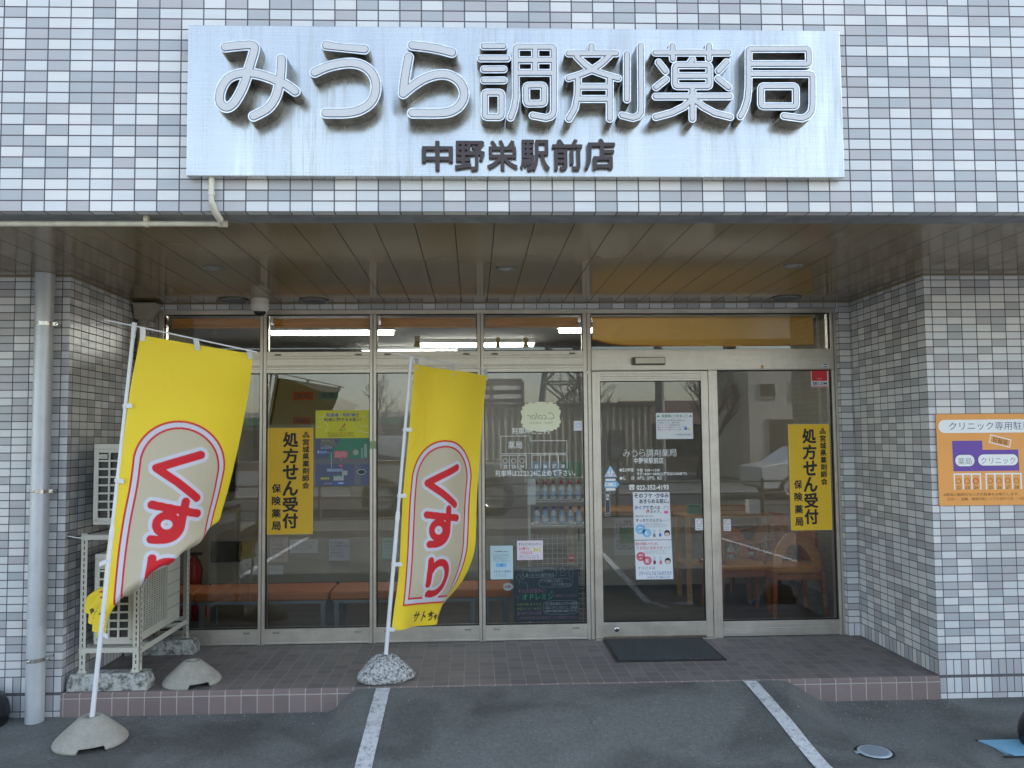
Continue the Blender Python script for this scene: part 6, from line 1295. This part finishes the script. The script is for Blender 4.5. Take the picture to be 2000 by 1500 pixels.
weight(-.425, -.13, 'round black plastic weight on the asphalt at the left edge by the downpipe'); weight(5.752, -.80, 'round black plastic weight on the asphalt at the right edge on the blue grate')
rnd = random.Random(77); m = MB(); gm = ink('pale grit', (.50, .50, .48), .8)
for k in range(620):
    q_ = rnd.random()
    if q_ < .45: x, y = rnd.uniform(.1, 1.75), -.02-abs(rnd.gauss(0, .10))
    elif q_ < .75: x, y = rnd.uniform(4.75, 5.7), -.02-abs(rnd.gauss(0, .22))
    else: x, y = rnd.uniform(-.5, 6.2), rnd.uniform(-1.1, -.03)
    s_ = rnd.uniform(.0012, .0030)*(2.0 if rnd.random() < .03 else 1); a = rnd.uniform(0, 3); z = max(G, ramp_h(x, y))
    P = [(x+s_*math.cos(a+j*2.1)*rnd.uniform(.7, 1.2), y+s_*math.sin(a+j*2.1)*rnd.uniform(.7, 1.2), z) for j in range(3)]
    m.add(P+[(x, y, z+s_*1.3)], [(0, 1, 3), (1, 2, 3), (2, 0, 3)], gm)
tag(m.build('loose_grit'), 'pale loose grit and crumbs scattered on the asphalt along the porch step', 'grit', kind='stuff')

# ================================================================ ACROSS THE LOT (seen in the glass)
M_KERB = pbr('kerb concrete', (.26, .25, .235), .85, var=.2); M_PAVE = pbr('pavement concrete', (.15, .145, .135), .9, var=.15)
M_ROAD = pbr('old road asphalt', (.05, .05, .052), .9, var=.2)
m = MB(); m.box(-40, 40, -8.6, -6.75, G-.2, G+.10, M_PAVE); tag(m.build('pavement'), kind='structure')
m = MB(); m.box(-40, 40, -8.75, -8.6, G-.2, G+.13, M_KERB); m.box(-40, 40, -6.75, -6.62, G-.2, G+.12, M_KERB); tag(m.build('kerb'), kind='structure')
m = MB(); m.box(-60, 60, -17, -8.75, G-.2, G+.004, M_ROAD); m.box(-60, 60, -9.15, -9.0, G, G+.009, M_PAINT); m.box(-60, 60, -16.9, -16.75, G, G+.009, M_PAINT); tag(m.build('road'), kind='structure')
M_RAIL = pbr('brown guard rail', (.10, .085, .07), .5)
t = thing('guard_rail', (5, -8.5, G), 'brown three-bar pipe railing along the far pavement, reflected in the glass', 'railing')
for k in range(15):
    x = -12.5+3.0*k; m = MB(); m.tube([(x, -8.5, G), (x, -8.5, .72)], .035, M_RAIL, 10); m.build('post', t)
for z in (.18, .42, .66): m = MB(); m.tube([(-13, -8.5, z), (30, -8.5, z)], .022, M_RAIL, 8); m.build('rail', t)
def house(name, x0, x1, y0, y1, h, wall, roof, lab, rise=1.2, ov=.4, win=None, cat='house'):
    t = thing(name, ((x0+x1)/2, (y0+y1)/2, G), lab, cat); m = MB(); m.box(x0, x1, y0, y1, G, h, wall); m.build('wall', t)
    m = MB()
    if rise: m.add([(x0-ov, y0-ov, h), (x1+ov, y0-ov, h), (x1+ov, y1+ov, h), (x0-ov, y1+ov, h), (x0-ov, (y0+y1)/2, h+rise), (x1+ov, (y0+y1)/2, h+rise)], [(0, 1, 5, 4), (2, 3, 4, 5), (1, 2, 5), (3, 0, 4), (3, 2, 1, 0)], roof)
    else: m.box(x0-ov*.3, x1+ov*.3, y0-ov*.3, y1+ov*.3, h, h+.15, roof)
    m.build('roof', t)
    for (a, b, c, d) in (win or []):
        m = MB(); m.box(a, b, y1-.05, y1+.04, c, d, M_ALU); w_ = m.build('window', t); m = MB(); m.box(a+.05, b-.05, y1+.04, y1+.05, c+.05, d-.05, pbr('dark window', (.03, .035, .04), .1)); m.build('pane', w_)
    return t
M_CORR = pbr('corrugated beige sheet', (.40, .36, .28), .5, var=.08)
t = thing('corrugated_shed', (5, -22, G), 'beige corrugated metal shed with a flat roof, reflected in the door glass', 'shed'); m = MB()
n = 150; vs = []
for k in range(n+1):
    x = 1.6+7.4*k/n; y = -20.6+.045*math.sin(k*1.35); vs += [(x, y, G), (x, y, 2.72)]
m.add(vs, [(k*2, k*2+2, k*2+3, k*2+1) for k in range(n)], M_CORR); vs = []
for k in range(41):
    y = -20.6-4*k/40; x = 9.0+.045*math.sin(k*1.35); vs += [(x, y, G), (x, y, 2.72)]
m.add(vs, [(k*2, k*2+2, k*2+3, k*2+1) for k in range(40)], M_CORR); m.box(1.6, 8.9, -24.6, -20.7, G, 2.70, M_CORR); m.build('wall', t); m = MB(); m.box(1.5, 9.15, -24.7, -20.45, 2.72, 2.84, M_RAIL); m.build('roof', t)
m = MB(); m.box(7.50, 7.98, -20.58, -20.50, .75, 1.85, M_RAIL); w_ = m.build('window', t); m = MB(); m.box(7.54, 7.94, -20.50, -20.49, .79, 1.81, pbr('shutter grey', (.16, .16, .15), .5)); m.build('pane', w_)
M_WHB = pbr('white balcony panel', (.80, .76, .68), .7, var=.04); M_WH = pbr('pale render', (.52, .49, .44), .8, var=.05); M_RB = pbr('brown roof', (.12, .075, .055), .7, var=.15); M_GR = pbr('grey render', (.14, .115, .095), .8, var=.1)
house('brown_roofed_house', 10.6, 16.5, -36, -30, 2.2, M_GR, M_RB, 'low house with a brown pitched roof right of the shed, reflected in the door glass', 1.3)
house('white_house', 13.5, 18.5, -27, -23, 4.6, M_WH, M_RAIL, 'two storey pale house reflected in the glass right of the door', .0, .4, [(13.9, 14.6, 3.1, 3.7), (15.2, 15.9, 3.0, 3.8), (16.6, 17.5, 3.0, 3.8), (14.2, 15.4, .6, 2.3)])
house('green_fascia_shop', -12, 1.0, -46, -38, 3.0, M_GR, M_WH, 'low shop with a green and white fascia reflected behind the centre banner', 0, .6, [(-11, -8, .3, 2.3), (-7, -4, .3, 2.3), (-3, 0, .3, 2.3)], 'shop')
m = MB(); m.box(-12.2, 1.2, -37.75, -37.6, 2.45, 2.9, pbr('green fascia', (.03, .20, .09), .5)); m.box(-12.2, 1.2, -37.76, -37.58, 2.9, 3.2, M_WH); m.build('fascia', bpy.data.objects['green_fascia_shop'])
t = thing('apartment_block', (5, -62, G), 'grey brown apartment block with pale balconies reflected in the fourth window', 'building'); m = MB(); m.box(-1.2, 6.9, -68, -60.8, G, 6.9, M_GR); m.build('wall', t)
for z in (3.6, 4.35, 5.1, 5.85):
    for k in range(3): m = MB(); m.box(-1.1+2.7*k, 1.35+2.7*k, -60.8, -59.9, z, z+.36, M_WHB); m.build('balcony', t)
for k in range(4): m = MB(); m.box(-1.25+2.7*k, -1.05+2.7*k, -60.8, -59.8, G, 6.6, M_GR); m.build('column', t)
M_LAT = pbr('pylon steel', (.12, .12, .125), .5, .5)
def tr(m, a, b, r=.12): m.tube([a, b], r, M_LAT, 5)
t = thing('lattice_pylon', (13, -82, G), 'steel lattice pylon reflected at the top of the fourth window', 'pylon'); m = MB(); px_, py_ = 13., -82.; lv = [(0, 3.2), (4, 2.7), (8, 2.2), (12, 1.7), (16, 1.3), (20, 1.0), (24, .8)]
cor = [(-1, -1), (1, -1), (1, 1), (-1, 1)]
for (z0_, w0), (z1_, w1) in zip(lv[:-1], lv[1:]):
    for i in range(4):
        a, b = cor[i], cor[(i+1) % 4]
        P = lambda c_, w, z: (px_+c_[0]*w, py_+c_[1]*w, z)
        tr(m, P(a, w0, z0_), P(a, w1, z1_), .2); tr(m, P(a, w0, z0_), P(b, w1, z1_)); tr(m, P(b, w0, z0_), P(a, w1, z1_)); tr(m, P(a, w1, z1_), P(b, w1, z1_))
m.build('lattice', t); m = MB()
for z in (18, 22): tr(m, (px_-6, py_, z), (px_+6, py_, z), .12); tr(m, (px_-6, py_, z), (px_, py_, z+1.4), .06); tr(m, (px_+6, py_, z), (px_, py_, z+1.4), .06)
m.build('cross_arm', t)
def pole(x, y, h, lab, r=.13):
    t = thing('utility_pole', (x, y, G), lab, 'utility pole', 'utility poles across the road'); m = MB(); m.tube([(x, y, G), (x, y, h)], r, M_KERB, 12, radii=[r, r*.7]); m.build('shaft', t); m = MB()
    for z in (h-.5, h-1.2): m.box(x-.9, x+.9, y-.04, y+.04, z, z+.08, M_LAT)
    m.build('cross_arm', t); m = MB(); m.lathe([(0, 0), (.2, 0), (.2, .6), (0, .6)], (x+.3, y, h-2.3), M_LAT, 14); m.build('transformer', t)
pole(9.0, -19.0, 9., 'concrete pole just beyond the right end of the corrugated shed'); pole(10.1, -24, 8.5, 'concrete pole between the shed and the brown roofed house'); pole(-6, -18.5, 9, 'concrete pole beyond the road on the left'); pole(22, -18.5, 9, 'concrete pole beyond the road on the far right'); pole(14.6, -29, 8, 'farther concrete pole before the brown roofed house')
m = MB()
for (z, y0_) in ((8.4, -18.8), (7.7, -18.8), (7.0, -18.9), (6.2, -19.0), (5.9, -19.0)):
    for (xa, xb) in ((-6, 9), (9, 22), (22, 40), (-30, -6)):
        m.tube([(xa+(xb-xa)*k/8, y0_, z-.5*(1-(2*k/8-1)**2)) for k in range(9)], .028, M_GASKET, 4)
m.build('overhead_wire', None); tag(bpy.data.objects['overhead_wire'], 'bundle of overhead wires strung between the poles across the road', 'wires')
M_BARK = pbr('bare bark', (.10, .08, .065), .9, var=.2)
def tree(x, y, h, seed, lab):
    rnd = random.Random(seed); t = thing('bare_tree', (x, y, G), lab, 'tree', 'leafless trees across the road'); tk = MB(); cr = MB()
    def grow(p, d, L, r, lvl, mb_):
        n = 4; pts = [p]; dd = d.copy()
        for k in range(n):
            dd = (dd+Vector((rnd.uniform(-.16, .16), rnd.uniform(-.16, .16), rnd.uniform(-.03, .12)))).normalized(); pts.append(pts[-1]+dd*L/n)
        mb_.tube(pts, r, M_BARK, 6 if lvl < 2 else 4, caps=False, radii=[r*(1-.45*k/n) for k in range(n+1)])
        if lvl >= 5: return
        for k in range(3 if lvl < 4 else 4):
            q_ = pts[rnd.randint(2, n)]; a = rnd.uniform(0, 6.28); s_ = rnd.uniform(.45, .95)
            nd = (dd+Vector((math.cos(a)*s_, math.sin(a)*s_, rnd.uniform(-.1, .35)))).normalized(); grow(q_, nd, L*rnd.uniform(.6, .8), r*.55, lvl+1, cr)
    grow(Vector((x, y, G)), Vector((0, 0, 1)), h*.33, h*.030, 0, tk); tk.build('trunk', t); cr.build('crown', t)
tree(8.1, -28, 6.2, 3, 'spreading leafless tree rising behind the corrugated shed'); tree(11.9, -24.5, 6.5, 5, 'leafless tree left of the pale two storey house'); tree(-2.5, -35.5, 6, 8, 'leafless tree before the green fascia shop'); tree(17.0, -21.5, 5.2, 11, 'leafless tree before the pale two storey house')
M_TYRE = pbr('tyre rubber', (.015, .015, .015), .8); M_CGL = pbr('car glass', (.02, .024, .028), .06); M_RIM = pbr('alloy rim', (.42, .42, .42), .3, .8)
def car(x, y, rot, L, H, Wd, paint, prof, glass, wheels, lab, name='parked_car', rw=.33):
    t = thing(name, (x, y, G), lab, 'car'); Mr = Matrix.Translation((x, y, G)) @ Matrix.Rotation(rot, 4, 'Z')
    def ext(pts, hw, mat, nm, taper=0., bev=.03):
        m = MB(); n = len(pts); top = max(p[1] for p in pts); lo = min(p[1] for p in pts)
        f_ = lambda z: hw*(1-taper*max(0, (z-.95)/max(.1, top-.95)) if taper else 1)
        vs = [Mr @ Vector((p[0], s*f_(p[1]), p[1])) for s in (-1, 1) for p in pts]
        m.add(vs, [tuple(range(n))[::-1], tuple(range(n, 2*n))]+[(k, (k+1) % n, n+(k+1) % n, n+k) for k in range(n)], mat); return m.build(nm, t, bev, 3)
    ext(prof, Wd/2, paint, 'body', .18)
    ext(glass, Wd/2+.006-.02, M_CGL, 'side_windows', .16, .01)
    for wx in wheels:
        for s in (-1, 1):
            m = MB(); c = Vector((wx, s*(Wd/2-.10), rw)); k_ = 28
            ring = [(rw-.03, -.11), (rw, -.08), (rw, .08), (rw-.03, .11), (rw*.62, .11)]
            vs = [Mr @ (c+Vector((r_*math.cos(2*math.pi*j/k_), s*w_, r_*math.sin(2*math.pi*j/k_)))) for r_, w_ in ring for j in range(k_)]
            m.add(vs, [(i*k_+j, i*k_+(j+1) % k_, (i+1)*k_+(j+1) % k_, (i+1)*k_+j) for i in range(4) for j in range(k_)], M_TYRE, smooth=True); wo_ = m.build('wheel', t)
            m = MB(); vs = [Mr @ (c+Vector((r_*math.cos(2*math.pi*j/k_), s*w_, r_*math.sin(2*math.pi*j/k_)))) for r_, w_ in ((rw*.62, .105), (rw*.56, .07), (rw*.2, .09), (.001, .09)) for j in range(k_)]
            m.add(vs, [(i*k_+j, i*k_+(j+1) % k_, (i+1)*k_+(j+1) % k_, (i+1)*k_+j) for i in range(3) for j in range(k_)], M_RIM, smooth=True); m.build('rim', wo_)
    return t
SUV_P = [(-1.9, .45), (-1.95, .75), (-1.9, 1.1), (-1.75, 1.72), (-1.5, 1.80), (.35, 1.80), (.85, 1.22), (1.75, 1.12), (1.92, .95), (1.95, .5), (1.7, .35), (-1.7, .35)]
SUV_G = [(-1.72, 1.18), (-1.62, 1.66), (.28, 1.66), (.68, 1.20)]
M_SIL = pbr('silver car paint', (.45, .46, .46), .25, .4, coat=.6); M_WCP = pbr('white car paint', (.70, .71, .72), .25, coat=.6)
car((3.057, 0.354)[0]-1.25, -10.8, R(0), 3.9, 1.8, 1.8, M_SIL, SUV_P, SUV_G, (-1.25, 1.25), 'silver boxy off-road car on the road behind the camera, reflected in the glass', 'parked_car', .44)
SED_P = [(-2.1, .4), (-2.1, .9), (-1.5, 1.0), (-.9, 1.42), (.4, 1.45), (1.1, 1.0), (1.95, .85), (2.1, .55), (2.0, .3), (-2.0, .3)]; SED_G = [(-1.2, 1.02), (-.8, 1.34), (.35, 1.36), (.85, 1.02)]
car(12.4, -14.2, R(0), 4.2, 1.45, 1.7, M_WCP, SED_P, SED_G, (-1.3, 1.3), 'white saloon car on the road reflected right of the door')
car(15.9, -12.6, R(180), 3.6, 1.7, 1.6, M_SIL, SUV_P, SUV_G, (-1.15, 1.15), 'silver van-like car behind the white saloon reflected near the right yellow board')
